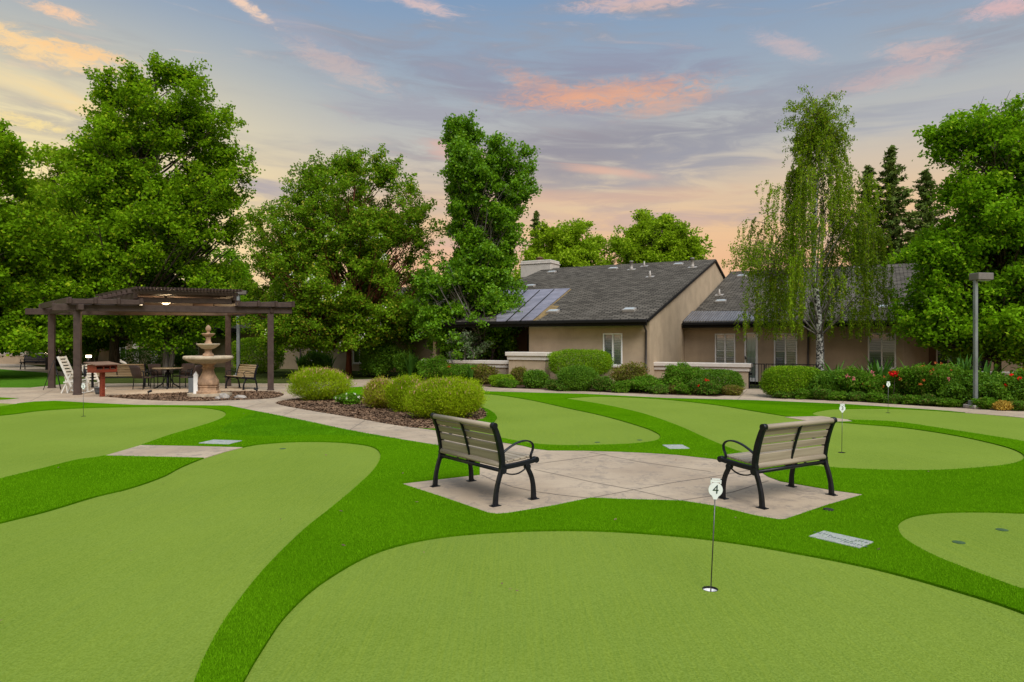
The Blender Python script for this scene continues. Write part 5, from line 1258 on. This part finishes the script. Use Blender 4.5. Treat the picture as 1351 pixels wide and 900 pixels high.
# ------------------------------------------------------------------ benches
def bench(label, loc, rz, length, slat, group=None, name='park_bench'):
    """local x along the seat, y forward, origin under the middle of the rear feet"""
    r = thing(name, label, 'bench', (*loc, .014), rz, group); h = length/2
    prof_back = [(.085, .37), (.09, .45), (.075, .56), (.045, .68), (.005, .79), (-.025, .845)]
    def curve(P, n=4):
        P = [Vector((0, *p)) for p in P]; o = []
        for i in range(len(P)-1):
            p0, p1, p2, p3 = P[max(i-1, 0)], P[i], P[i+1], P[min(i+2, len(P)-1)]
            for k in range(n):
                t = k/n; o.append(.5*((2*p1)+(-p0+p2)*t+(2*p0-5*p1+4*p2-p3)*t*t+(-p0+3*p1-3*p2+p3)*t**3))
        return o+[P[-1]]
    def ribbon(mb, P, x, w, hgt, n=4):
        c = curve(P, n)
        for i in range(len(c)-1):
            a, b = c[i], c[i+1]; ext = (b-a).normalized()*.004
            pass
        vs = []; m = len(c)
        ws = w if hasattr(w, '__len__') else [w]*m
        hs_ = hgt if hasattr(hgt, '__len__') else [hgt]*m
        for i, p in enumerate(c):
            t = (c[min(i+1, m-1)]-c[max(i-1, 0)]).normalized(); nn = Vector((0, -t.z, t.y))
            hh = np.interp(i/(m-1), np.linspace(0, 1, len(hs_)), hs_); ww = np.interp(i/(m-1), np.linspace(0, 1, len(ws)), ws); e = min(.006, ww*.2)
            for (sx, sn) in ((-1, -.5), (-.5, -1), (.5, -1), (1, -.5), (1, .5), (.5, 1), (-.5, 1), (-1, .5)):
                vs.append(p+Vector((x+(ww/2-(e if abs(sx) < 1 else 0))*(1 if sx > 0 else -1), 0, 0))+nn*((hh/2-(e if abs(sn) < 1 else 0))*(1 if sn > 0 else -1)))
        fs = [(i*8+k, i*8+(k+1) % 8, (i+1)*8+(k+1) % 8, (i+1)*8+k) for i in range(m-1) for k in range(8)]
        fs += [tuple(range(8))[::-1], tuple((m-1)*8+k for k in range(8))]
        mb.add(vs, fs)
    for sx in (-1, 1):
        x = sx*h
        m_ = MB(); ribbon(m_, [(0.0, .0), (.012, .14), (.045, .27), (.085, .375)], x, .042, [.058, .046, .044, .05]); m_.box((x, .0, .004), (.07, .11, .008)); m_.tube([(x, -.035, .008), (x, -.035, .02)], .012, 8)
        m_.build('leg', M_BLACKMETAL, r)
        m_ = MB(); ribbon(m_, [(.52, .0), (.515, .14), (.49, .25), (.44, .345), (.425, .375)], x, .042, [.058, .046, .044, .05]); m_.box((x, .52, .004), (.07, .11, .008)); m_.tube([(x, .555, .008), (x, .555, .02)], .012, 8)
        m_.build('leg', M_BLACKMETAL, r)
        f = MB(); ribbon(f, prof_back, x, .046, [.05, .062, .066, .058, .05])
        f.tube([(x-.027, -.02, .845), (x+.027, -.02, .845)], .034, 16)
        ribbon(f, [(.06, .395), (.3, .405), (.5, .425), (.545, .432)], x, .046, [.055, .05, .05, .052])
        f.tube([(x-.027, .545, .432), (x+.027, .545, .432)], .034, 16); f.tube([(x-.026, .095, .365), (x+.026, .095, .365)], .038, 16); f.tube([(x-.026, .43, .368), (x+.026, .43, .368)], .032, 16)
        ribbon(f, [(.10, .352), (.18, .315), (.28, .305), (.36, .325), (.42, .36)], x, .018, .014)
        f.build('side_frame', M_BLACKMETAL, r)
        a = MB(); ribbon(a, [(.075, .53), (.16, .585), (.27, .632), (.38, .652), (.465, .638), (.51, .595), (.505, .54), (.482, .49), (.485, .445)], x, .036, .017, 5)
        a.build('armrest', M_BLACKMETAL, r)
    f = MB(); ribbon(f, [(.075, .37), (.085, .45), (.055, .56), (.02, .68), (-.02, .79), (-.04, .83)], 0, .03, .022); f.tube([(0, .08, .37), (0, .3, .385), (0, .53, .415)], .014, 6)
    f.build('centre_brace', M_BLACKMETAL, r)
    MB().tube([(-h, .082, .362), (h, .082, .362)], .021, 12).build('cross_tube', M_BLACKMETAL, r)
    def slat_(y, z, w, t, ang, nm):
        mb = MB(); M_ = Matrix.Rotation(ang, 3, 'X')
        mb.box((0, y, z), (2*h-.045, w, t), M_, .006); mb.build(nm, slat, r)
    # back slats: flat boards following the curve of the frame
    for z, w in ((.775, .062), (.695, .078), (.605, .082), (.50, .098)):
        y = np.interp(z, [p[1] for p in prof_back], [p[0] for p in prof_back]); y2 = np.interp(z+.03, [p[1] for p in prof_back], [p[0] for p in prof_back])
        ang = math.atan2(.03, y2-y) ; slat_(y+.006, z, w, .024, ang, 'back_slat')
    MB().tube([(-h+.02, -.022, .842), (h-.02, -.022, .842)], .030, 16).build('top_rail', slat, r)
    for i, (y, w) in enumerate(((.14, .07), (.225, .078), (.312, .078), (.399, .078), (.485, .075))):
        z = .425+.03*(y-.14)/.35; slat_(y, z+.012, w, .026, .06, 'seat_slat')
    MB().tube([(-h+.02, .085, .425), (h-.02, .085, .425)], .034, 14, flat=.8).build('rear_rail', slat, r)
    return r
bench('left of the two front benches, tan slats and black metal frame, seen from behind', (-.547, 7.66), math.atan2(-1.0, .767), 1.22, M_SLAT, 'benches on the tan plaza')
bench('right of the two front benches, tan slats and black metal frame, seen from behind', (3.10, 7.385), math.atan2(.521, .854), 1.18, M_SLAT, 'benches on the tan plaza')
# second round: under the pergola and far off
x_, y_ = G(175, 509); bench('long weathered wooden bench under the pergola facing away', (x_, 25.6), R(14), 1.95, M_WOODBENCH)
x_, y_ = G(340, 513); bench('short wooden bench between the right pergola posts facing left', (x_-.35, 25.0), R(140), 1.25, M_WOODBENCH)
x_, y_ = G(52, 487.5); bench('black bench far off on the path under the left maples', (x_, 42.0), R(190), 1.6, M_BLACKMETAL)

# ------------------------------------------------------------------ pergola
P1, P2, P3, P4 = Vector((-17.0, 25.2)), Vector((-14.03, 22.03)), Vector((-10.92, 26.25)), Vector((-8.51, 24.05))
PC = (P1+P2+P3+P4)/4; LEN = (P4-P2).length
def pp(k, t, z):
    f = P2+(P4-P2)*(k/LEN); b = P1+(P3-P1)*(k/LEN); q_ = f*(1-t)+b*t
    return Vector((q_.x-PC.x, q_.y-PC.y, z))
pg = thing('pergola', 'brown timber pergola with raised slatted roof over the seating area', 'pergola', (PC.x, PC.y, .0))
ang = math.atan2(P4.y-P2.y, P4.x-P2.x); Rz = Matrix.Rotation(ang, 3, 'Z')
for k, t in ((0, 0), (LEN, 0), (0, 1), (LEN, 1)):
    mb = MB(); p = pp(k, t, 1.37); mb.box(p, (.205, .205, 2.72), Rz, .012); mb.box((p.x, p.y, .03), (.23, .23, .06), Rz, .01); mb.build('post', M_PERG, pg)
def beam(nm, a, b, w, h): mb = MB(); mb.bar(a, b, w, h, bev=.012); return mb.build(nm, M_PERG, pg)
beam('beam', pp(-.68, 0, 2.83), pp(LEN+.72, 0, 2.83), .24, .22); beam('beam', pp(-.8, 1, 2.83), pp(LEN+.6, 1, 2.83), .24, .22)
beam('side_beam', pp(0, -.12, 2.835), pp(0, 1.15, 2.835), .16, .19); beam('side_beam', pp(LEN, -.05, 2.835), pp(LEN, 1.1, 2.835), .16, .19)
for (ka, kb, kk) in ((-.36, 1.80, (-.28, .42, 1.08, 1.74)), (4.62, 6.58, (4.70, 5.35, 5.93, 6.50))):
    beam('purlin', pp(ka, -.07, 3.02), pp(kb, -.07, 3.02), .10, .16); beam('purlin', pp(ka, .45, 3.02), pp(kb, .45, 3.02), .10, .16); beam('purlin', pp(ka, 1.07, 3.02), pp(kb, 1.07, 3.02), .10, .16)
    for k in kk: beam('rafter', pp(k, -.10, 3.045), pp(k, 1.12, 3.045), .09, .20)
# raised centre
ka, kb = 1.62, 4.66
for t in (.02, .98): beam('upper_beam', pp(ka, t, 3.12), pp(kb, t, 3.12), .14, .18)
for k in (ka, kb):
    beam('upper_beam', pp(k, -.04, 3.23), pp(k, 1.04, 3.23), .12, .18)
for i in range(8): beam('upper_purlin', pp(ka-.22, -.02+1.04*i/7, 3.38-.006*i), pp(kb+.12, -.02+1.04*i/7, 3.36-.006*i), .075, .13)
mb = MB(); n = 32
for i in range(n):
    k = ka-.10+(kb-ka+.16)*i/(n-1); mb.bar(pp(k, -.15, 3.48), pp(k, 1.10, 3.465), .045, .075)
mb.build('roof_slats', M_PERG, pg)
MB().prism([(0, 0), (1, 0), (1, 1), (0, 1)], lambda u, v, w: pp(ka+(kb-ka)*u, .0+1.0*v, 3.525+w), .02).build('sky_blocker_sheet', M_PERG, pg)  # added solid sheet over the slats, keeps sky light off the underside
def clight(label, k, t, mat, power):
    p = pp(k, t, 3.26); r = thing('ceiling_light', label, 'lamp', (p.x+PC.x, p.y+PC.y, p.z))
    MB().lathe([(.05, .06), (.05, .0), (.03, -.02), (.03, -.10), (.16, -.13), (.17, -.17)], 18).build('housing', M_FASCIA, r)
    MB().lathe([(.11, -.172), (.12, -.19), (.08, -.225), (.02, -.235)], 18).build('lens', mat, r)
    if power:
        ld = bpy.data.lights.new('lamp_light', 'POINT'); ld.energy = power; ld.color = (1, .72, .40); ld.shadow_soft_size = .14
        lo = bpy.data.objects.new('lamp_light', ld); COL.objects.link(lo); lo.parent = r; lo.location = (0, 0, -.36)
clight('bright warm lamp hanging under the raised pergola roof', 2.95, .33, M_BULB, 130)
clight('dim lamp left of the bright one under the pergola roof', 2.45, .62, M_BULB2, 6)

# ------------------------------------------------------------------ fountain
x_, y_ = G(272, 524); FT = thing('fountain', 'three tiered stone fountain with terracotta column on the mulch ring', 'fountain', (x_, y_+.15, .015)); FT.scale = (.93, .93, .97)
mb = MB()
slabp = [(.72*math.cos(a)*(1+.08*math.sin(3*a)), .55*math.sin(a)*(1+.08*math.cos(2*a))) for a in [2*math.pi*i/16 for i in range(16)]]
mb.prism(slabp, lambda u, v, w: (u, v, w), .10); mb.build('base_slab', M_STONE_PALE, FT)
MB().lathe([(.40, .10), (.40, .17), (.36, .18), (.34, .20), (.33, .30), (.36, .32), (.34, .34)], 8, smooth=False, phase=R(22)).build('plinth', M_TERRA, FT)
MB().lathe([(.30, .34), (.335, .37), (.345, .42), (.33, .52), (.27, .62), (.205, .74), (.175, .84), (.17, .88), (.20, .90), (.215, .92), (.20, .94), (.17, .96), (.18, 1.0), (.26, 1.06), (.30, 1.09)], 40).build('column', M_TERRA, FT)
def sc(i, k): return 1+.02*math.cos(k*math.pi/2)
MB().lathe([(.22, 1.06), (.45, 1.07), (.62, 1.12), (.72, 1.18), (.77, 1.20), (.79, 1.24), (.78, 1.29), (.74, 1.31), (.70, 1.30), (.66, 1.24), (.2, 1.18), (.02, 1.18)], 48).build('bowl', M_STONE_PALE, FT)
MB().lathe([(.17, 1.18), (.175, 1.36), (.15, 1.385), (.12, 1.40), (.105, 1.46), (.12, 1.53)], 28).build('neck', M_TERRA, FT)
MB().lathe([(.10, 1.52), (.2, 1.545), (.29, 1.61), (.35, 1.655), (.375, 1.68), (.37, 1.705), (.33, 1.70), (.25, 1.65), (.02, 1.62)], 40, scal=lambda i, k: 1+.03*math.cos(k*math.pi/2.5)).build('bowl', M_STONE_PALE, FT)
MB().lathe([(.11, 1.64), (.115, 1.74), (.085, 1.77), (.075, 1.86), (.10, 1.93)], 24).build('neck', M_TERRA, FT)
MB().lathe([(.07, 1.92), (.14, 1.95), (.19, 1.99), (.21, 2.02), (.205, 2.04), (.17, 2.03), (.02, 2.0)], 32).build('bowl', M_TERRA, FT)
MB().lathe([(.06, 2.0), (.055, 2.07), (.04, 2.09), (.06, 2.11), (.085, 2.15), (.088, 2.20), (.07, 2.25), (.03, 2.29), (.008, 2.31)], 24).build('finial', M_TERRA, FT)

def rock(label, px, py, w, h, seed):
    x, y = G(px, py); rg = np.random.default_rng(seed); bm = bmesh.new(); bmesh.ops.create_icosphere(bm, subdivisions=3, radius=1)
    ph = rg.random(6)*6
    for v in bm.verts:
        c = v.co; k = 1+.18*math.sin(3*c.x+ph[0])*math.cos(2.5*c.y+ph[1])+.1*math.sin(6*c.z+5*c.x+ph[2]); v.co = Vector((c.x*w/2*k, c.y*w*.32*k, max(c.z, -.3)*h*k+.3*h*.3))
    me = bpy.data.meshes.new('rock'); bm.to_mesh(me); bm.free(); me.materials.append(M_ROCK); me.polygons.foreach_set('use_smooth', [True]*len(me.polygons))
    o = bpy.data.objects.new('rock', me); COL.objects.link(o); o.location = (x, y, .02); tag(o, label, 'rock')
rock('pale rock leaning at the right foot of the fountain', 296, 526.5, .34, .14, 1); rock('flat grey rock lying right of the fountain in the mulch', 317, 526, .36, .09, 2); rock('small pale rock nearest the fountain slab', 287, 527.5, .18, .08, 3)

def box_at(px, py): x, y = G(px, py); return x, y
# white and grey pedestals beside the fountain
x_, y_ = box_at(258.5, 524); r = thing('marker_post', 'short white post with pointed cap left of the fountain', 'post', (x_, y_, .015), R(10))
MB().rng(-.065, .065, -.05, .05, 0, .66, .008).build('body', M_FRAME, r); MB().add([(-.075, -.06, .662), (.075, -.06, .662), (.075, .06, .662), (-.075, .06, .662), (0, 0, .80)], [(0, 1, 4), (1, 2, 4), (2, 3, 4), (3, 0, 4), (3, 2, 1, 0)]).build('cap', M_FRAME, r)
x_, y_ = box_at(253, 519.5); r = thing('utility_pedestal', 'grey utility box standing just behind the white post', 'utility box', (x_, y_, .015), R(10))
MB().rng(-.09, .09, -.07, .07, 0, .52, .01).build('body', M_STEEL, r); MB().rng(-.10, .10, -.08, .08, .522, .56, .01).build('lid', M_BLACKMETAL, r)
def spot(label, px, py, rz):
    x, y = G(px, py); r = thing('garden_spotlight', label, 'lamp', (x, y, .015), rz)
    MB().tube([(0, 0, 0), (0, 0, .10)], .010, 8).build('stake', M_BLACKMETAL, r)
    mb = MB(); mb.tube([(-.03, 0, .11), (.03, 0, .14), (.09, 0, .17)], [.03, .036, .042], 12); mb.build('head', M_BLACKMETAL, r)
spot('small black garden spotlight at the right end of the mulch ring', 338.5, 520, R(160)); spot('small black garden spotlight left of the fountain in the mulch', 196, 523, R(30))

# ------------------------------------------------------------------ table and wicker chairs
x_, y_ = G(216, 514); TBx, TBy = x_, y_+.3
r = thing('round_table', 'round stone topped patio table with curved black legs under the pergola', 'table', (TBx, TBy, .014))
MB().lathe([(.10, .72), (.50, .722), (.52, .735), (.52, .75), (.50, .76)], 36).build('table_top', M_TABLE, r)
MB().lathe([(.05, .10), (.05, .72)], 12).build('column', M_BLACKMETAL, r)
for k in range(4):
    a = k*math.pi/2+.4; c, s = math.cos(a), math.sin(a)
    MB().tube([(c*.06, s*.06, .60), (c*.10, s*.10, .35), (c*.2, s*.2, .16), (c*.42, s*.42, .02)], .022, 8).build('leg', M_BLACKMETAL, r)
def wicker(label, dx, dy, rz):
    r = thing('wicker_chair', label, 'chair', (TBx+dx, TBy+dy, .014), rz, 'wicker chairs round the patio table')
    for sx in (-1, 1):
        MB().tube([(sx*.25, .22, 0), (sx*.25, .22, .42), (sx*.26, .21, .62), (sx*.27, .05, .66), (sx*.26, -.20, .64)], .016, 8).build('leg', M_BLACKMETAL, r)
        MB().tube([(sx*.25, -.24, 0), (sx*.24, -.20, .42), (sx*.24, -.24, .70)], .016, 8).build('leg', M_BLACKMETAL, r)
    MB().box((0, 0, .42), (.50, .46, .05), None, .02).build('seat', M_WICKER, r)
    mb = MB(); P = [(math.sin(t)*.28, -.26-.10*math.cos(t*1.2)+.06) for t in np.linspace(-.95, .95, 11)]
    V = []; Fc = []
    for j, zz in enumerate((.44, .60, .76, .86)):
        for k, (a, b) in enumerate(P): V.append((a*(1+.04*j), b-.05*j, zz+.02*math.cos((k-5)/5*1.5)*(j == 3)))
    for j, zz in enumerate((.44, .60, .76, .86)):
        for k, (a, b) in enumerate(P): V.append((a*(1+.04*j), b-.05*j-.03, zz+.02*math.cos((k-5)/5*1.5)*(j == 3)))
    m = len(P); off = 4*m
    for j in range(3):
        for k in range(m-1):
            q_ = (j*m+k, j*m+k+1, (j+1)*m+k+1, (j+1)*m+k); Fc.append(q_); Fc.append(tuple(i+off for i in q_[::-1]))
    for k in range(m-1): Fc.append((3*m+k, 3*m+k+1, 3*m+k+1+off, 3*m+k+off)); Fc.append((k+1, k, k+off, k+1+off))
    for j in range(3): Fc.append((j*m, (j+1)*m, (j+1)*m+off, j*m+off)); Fc.append((j*m+m-1, (j+1)*m+m-1, (j+1)*m+m-1+off, j*m+m-1+off))
    mb.add(V, Fc, True); mb.build('backrest', M_WICKER, r)
wicker('brown wicker chair left of the patio table with its back to the viewer', -.72, -.30, R(-22)); wicker('brown wicker chair behind the patio table facing the viewer', .12, .85, R(175))
wicker('brown wicker chair right of the patio table seen from the side', .82, -.05, R(80)); wicker('second brown wicker chair behind and left of the patio table', -.55, .55, R(-120))

# ------------------------------------------------------------------ white chairs, red stand, pot, bird
def gp(px, d): return (px-CX)/F*d
d_ = 22.9; r = thing('deck_chair', 'white folding deck chair leaning back left of the front pergola post', 'chair', (gp(93, d_), d_, .014), R(8))
for sy in (-.24, .24):
    MB().bar((-.28, sy, 1.22), (.14, sy, .22), .045, .06).build('back_rail', M_WHITE, r)
    MB().bar((-.18, sy*.9, .0), (.10, sy*.9, .62), .035, .04).build('leg', M_WHITE, r)
    MB().bar((.0, sy*.8, .0), (-.06, sy*.8, .45), .03, .035).build('leg', M_WHITE, r)
    MB().bar((-.10, sy, .36), (.42, sy, .44), .035, .05).build('seat_rail', M_WHITE, r)
mb = MB()
for i in range(9): t = i/8; mb.box((-.26+.36*t, 0, 1.18-.85*t), (.02, .50, .07), Matrix.Rotation(R(-23), 3, 'Y'))
mb.build('back_slats', M_WHITE, r)
r = thing('rocking_chair', 'white slatted rocking chair right of the front pergola post', 'chair', (gp(117, d_), d_, .014), R(-8))
for sy in (-.26, .26):
    MB().tube([(-.42, sy, .10), (-.2, sy, .03), (.05, sy, .02), (.3, sy, .07), (.42, sy, .14)], .022, 8).build('rocker', M_WHITE, r)
    MB().bar((-.22, sy, .04), (-.22, sy, .56), .04, .04).build('leg', M_WHITE, r); MB().bar((.18, sy, .04), (.16, sy, .40), .04, .04).build('leg', M_WHITE, r)
    MB().bar((.18, sy*.9, .34), (-.10, sy*.9, .98), .05, .05).build('back_post', M_WHITE, r); MB().bar((-.28, sy, .57), (.12, sy, .57), .07, .03).build('armrest', M_WHITE, r)
mb = MB()
for i in range(6): t = i/5; mb.box((.14-.22*t, 0, .46+.46*t), (.025, .46, .055), Matrix.Rotation(R(-20), 3, 'Y'))
mb.build('back_slats', M_WHITE, r)
mb = MB()
for i in range(6): mb.box((-.24+.075*i, 0, .36-.008*i), (.06, .52, .022))
mb.build('seat_slats', M_WHITE, r)
# red box stand
x_, y_ = G(135, 524); r = thing('display_stand', 'red wooden display box on a post at the pergola entrance', 'stand', (x_, y_, .014), R(68)); r.scale = (.82, .82, .95)
MB().rng(-.07, .07, -.07, .07, 0, .86, .01).build('post', M_REDWOOD, r); MB().rng(-.22, -.15, .25, .32, .30, .86, .01).build('rear_post', M_BLACKMETAL, r)
mb = MB(); mb.rng(-.44, .44, -.24, .24, .80, .84, .01)
mb.rng(-.44, -.40, -.24, .24, .842, 1.06, .005); mb.rng(.40, .44, -.24, .24, .842, 1.06, .005); mb.rng(-.398, .398, .20, .24, .842, 1.06, .005); mb.rng(-.398, .398, -.24, -.20, .842, .90); mb.rng(-.398, .398, -.24, -.20, 1.0, 1.06)
for x in (-.12, .15): mb.rng(x-.02, x+.02, -.24, -.20, .902, .998)
bx = mb.build('box', M_REDWOOD, r); MB().rng(-.39, .39, -.18, .19, .842, .93).build('tray', M_REDROOF, bx)
MB().prism([(-.32, 1.04), (.32, 1.12), (.32, 1.145), (-.32, 1.065)], lambda u, v, w: (-.52+w, u, v), 1.04).build('cover', M_REDROOF, r)
x_, y_ = G(127, 521); r = thing('flower_pot', 'small dark grey pot on the ground beside the red stand', 'pot', (x_, y_+.1, .014))
MB().lathe([(.07, 0), (.10, .10), (.115, .20), (.125, .205), (.125, .225), (.105, .225), (.10, .19), (.02, .18)], 20).build('pot', M_GREYPOT, r)
r = thing('hanging_bag', 'small black bag hanging on a bracket of the front pergola post', 'bag', (P2.x+.17, P2.y-.10, .96))
MB().bar((-.02, 0, .02), (.16, -.02, .02), .02, .02).build('bracket', M_BLACKMETAL, r); MB().tube([(.12, -.02, .01), (.12, -.02, -.08), (.15, -.03, -.16), (.15, -.03, -.32), (.13, -.03, -.36)], [.012, .03, .055, .05, .02], 10, flat=.5).build('bag', M_BLACKMETAL, r)
# bird ornament perched on the bench
r = thing('bird_ornament', 'white bird ornament perched on the wooden bench back', 'ornament', (gp(162, 25.7), 25.72, .88), R(-15))
MB().tube([(-.13, 0, .10), (-.10, 0, .09), (-.03, 0, .075), (.05, 0, .05), (.14, 0, .01), (.19, 0, -.01)], [.03, .04, .055, .05, .03, .008], 12, flat=.8).build('body', M_WHITE, r)
mb = MB(); mb.tube([(-.09, 0, .10), (-.10, 0, .15), (-.13, 0, .165)], [.028, .026, .018], 10); mb.build('head', M_WHITE, r); MB().tube([(-.14, 0, .163), (-.19, 0, .155)], [.009, .003], 6).build('beak', M_YELLOWB, r)
for s_ in (-.015, .015): MB().tube([(0, s_, .04), (0, s_, -.04)], .005, 5).build('leg', M_BLACKMETAL, r)
# thin black stand by the rear left post
r = thing('tripod_stand', 'thin black tripod stand beside the rear left pergola post', 'stand', (gp(72, 24.2), 24.2, .014))
for a, b in (((-.40, 0, 0), (-.10, .1, 1.05)), ((.28, -.1, 0), (-.06, .1, .95)), ((-.1, .5, 0), (-.09, .12, 1.05))): MB().tube([a, b], .011, 6).build('leg', M_BLACKMETAL, r)
# path lights
def plight(label, px, py, d, wdt):
    x, z = XZ(px, py, d); r = thing('path_light', label, 'lamp', (x, d, 0))
    MB().rng(-.05, .05, -.05, .05, 0, z-.07, .005).build('post', M_BLACKMETAL, r); MB().rng(-wdt/2-.03, wdt/2+.03, -.10, .10, z+.055, z+.10, .01).build('hood', M_BLACKMETAL, r)
    MB().rng(-wdt/2, wdt/2, -.08, .08, z-.065, z+.05, .01).build('lens', M_BULB2, r)
    ld = bpy.data.lights.new('lamp_light', 'POINT'); ld.energy = 4; ld.color = (1, .75, .45); ld.shadow_soft_size = .1; lo = bpy.data.objects.new('lamp_light', ld); COL.objects.link(lo); lo.parent = r; lo.location = (0, -.2, z-.1)
plight('lit path light far off left of the rear pergola post', 61.5, 466, 41, .14); plight('lit path light behind the red stand', 117, 470, 34, .20)

# street lamps
def lamp(label, px, base, top, d, hw, w):
    x, _ = XZ(px, base, d); H = CAM_H-(top-CY)*d/F; r = thing('street_lamp', label, 'street lamp', (x, d, 0.01), R(8))
    MB().rng(-.2, .2, -.2, .2, 0, .10, .02).build('footing', M_ROCK, r)
    mb = MB(); mb.rng(-.12, .12, -.12, .12, .102, .20, .01); mb.build('base_plate', M_STEEL, r)
    MB().rng(-w/2, w/2, -w/2, w/2, .202, H-.182, .012).build('pole', M_STEEL, r)
    MB().rng(-w*.6, hw-w*.6, -.16, .16, H-.18, H, .012).build('head', M_LAMPBOX, r)
    MB().rng(-w*.6+.06, hw-w*.6-.06, -.12, .12, H-.205, H-.182, .01).build('lens', M_LENS, r)
lamp('square headed grey street lamp in the right flower bed', 1287, 540, 361, 17.6, .44, .088)
lamp('grey lamp post behind the pergola beside the right wooden bench', 314.5, 493, 384, 33, .5, .15)

# ------------------------------------------------------------------ putting flags, cups, lids
def number(txt, size):
    cu = bpy.data.curves.new('number', 'FONT'); cu.body = txt; cu.size = size; cu.extrude = .0006; cu.align_x = 'CENTER'; cu.align_y = 'CENTER'; cu.offset = 0
    o = bpy.data.objects.new('number', cu); COL.objects.link(o); dg = bpy.context.evaluated_depsgraph_get()
    me = bpy.data.meshes.new_from_object(o.evaluated_get(dg)); bpy.data.objects.remove(o); me.name = 'number'; return me
def flag(label, px, py, H, txt, lean, sc_=1.0, rz=0.0):
    x, y = G(px, py); r = thing('putting_flag', label, 'flag', (x, y, .004), rz)
    s = sc_; zc = H-.115*s
    MB().tube([(0, 0, -.095), (lean*.85, 0, H-.18*s)], .0042, 8).build('pole', M_FLAGPOLE, r)
    # plate: disc with a tapering foot and a handle frame on top
    out = []; R_ = .050*s
    for a in np.linspace(R(-62), R(242), 40): out.append((R_*math.cos(a), R_*math.sin(a)))
    out += [(-.012*s, -.068*s), (.012*s, -.068*s)]
    rot = math.atan2(lean, H)
    def f3(u, v, w): 
        c, s_ = math.cos(-rot), math.sin(-rot); return (lean*.93+u*c-v*s_, -.004+w, zc+u*s_+v*c)
    MB().prism(out, f3, .005).build('plate', M_FLAG, r)
    mb = MB()
    for a in ((-.038, .042, -.030, .078), (.030, .042, .038, .078), (-.038, .070, .038, .078)):
        q_ = [(a[0]*s, a[1]*s), (a[2]*s, a[1]*s), (a[2]*s, a[3]*s), (a[0]*s, a[3]*s)]; mb.prism(q_, f3, .0046)
    mb.prism([(-.029*s, .052*s), (.029*s, .052*s), (.029*s, .066*s), (-.029*s, .066*s)], f3, .003)
    mb.build('handle', M_FLAG, r)
    me = number(txt, .088*s); me.materials.append(M_INK); o = bpy.data.objects.new('number', me); COL.objects.link(o); o.parent = r
    o.rotation_euler = (R(90), -(-rot), 0); o.location = (lean*.93, -.0055, zc)
    # the cup: dark rim and white liner
    mb = MB(); n = 32; V = []; Fc = []
    for rr_, z in ((.0540, .0025), (.0540, -.014), (.0515, -.014), (.0515, -.10)):
        for k in range(n): V.append((rr_*math.cos(2*math.pi*k/n), rr_*math.sin(2*math.pi*k/n), z))
    for j in range(3):
        for k in range(n): Fc.append((j*n+k, j*n+(k+1) % n, (j+1)*n+(k+1) % n, (j+1)*n+k))
    mb.add(V[n:], [tuple(i-n for i in f) for f in Fc if min(f) >= n], True).build('cup_liner', M_CUPW, r)
    MB().add(V[:2*n], [f for f in Fc if max(f) < 2*n], True).build('cup_rim', M_DARKHOLE, r)
    MB().lathe([(.0515, -.098), (.0515, -.0965)], 32).build('cup_bottom', M_CUPW, r)
flag('putting flag reading 4 on the nearest green', 937, 778, .815, '4', .040)
flag('putting flag reading 3 on the long green behind the right bench', 1110.5, 597.5, .80, '3', .01, .95)
flag('putting flag reading 1 on the farthest right green', 1171.5, 545, .80, '1', .01, .95)
flag('putting flag reading 2 on the far left green before the pergola', 110, 549.5, .80, '2', .0, .95)
def plug(label, px, py):
    x, y = G(px, py); mb = MB(); mb.lathe([(.050, 0), (.050, .003), (.045, .0045)], 24); o = mb.build('hole_cover', M_TURFPLUG, None); o.location = (x, y, .004); tag(o, label, 'hole cover')
M_TURFPLUG = simple('dark hole cover', (.03, .075, .02), .9, var=.3, scale=50)
plug('dark round hole cover near the left tip of the right edge green', 1265, 716.4); plug('dark round hole cover farther back on the right edge green', 1322, 699.8)
plug('small dark hole cover at the left on the middle green', 788, 584); plug('small dark hole cover at the right tip of the middle green', 844, 581); plug('small dark hole cover on the big left green', 373, 592.5)
def lid(name, label, q, mat, marks):
    P = [Vector(G(*p)) for p in q]; c = sum(P, Vector((0, 0)))/4; e1 = (P[2]-P[1]+P[3]-P[0])/2; e2 = (P[1]-P[0]+P[2]-P[3])/2
    w, l = e1.length, e2.length; r = thing(name, label, 'lid', (c.x, c.y, .017), math.atan2(e1.y, e1.x))
    MB().rng(-w/2, w/2, -l/2, l/2, -.02, .014, .004).build('cover', mat, r)
    if marks:
        mb = MB(); rg = np.random.default_rng(3)
        for cx_, cy_, n in marks:
            for k in range(n):
                xx = cx_*w+(k-n/2)*.028; h_ = .012+.014*rg.random(); mb.rng(xx, xx+.008, cy_*l-h_, cy_*l+h_, .0142, .0152)
                if k % 2: mb.rng(xx+.0082, xx+.022, cy_*l-.004, cy_*l+.004, .0142, .0152)
        mb.build('worn_marks', M_LETTER, r)
lid('valve_box_lid', 'long pale grey box lid with worn dark marks on the right fringe turf', [(1066.7, 711.3), (1086.8, 704.6), (1152.5, 719), (1133.6, 727.3)], M_PLATE, [(-.38, .1, 6), (.02, -.05, 8), (.34, -.25, 8), (.36, .2, 4)])
lid('valve_box_lid', 'small square grey lid on the turf just above the plaza', [(876, 590), (897.6, 588.2), (907.5, 593.2), (885.5, 595)], M_PLATE, None)
lid('valve_box_lid', 'bluish grey lid on the turf by the crossing paving strip', [(270, 586.8), (274, 582.3), (313, 583.6), (308, 588)], M_PLATE, [(0, 0, 4)])
x_, y_ = G(1093, 675.6); o = MB().lathe([(.05, 0), (.05, .02), (.03, .024)], 20).build('sprinkler_head', M_DARKHOLE); o.location = (x_, y_, .012); tag(o, 'dark round sprinkler head in the turf right of the right bench', 'sprinkler')
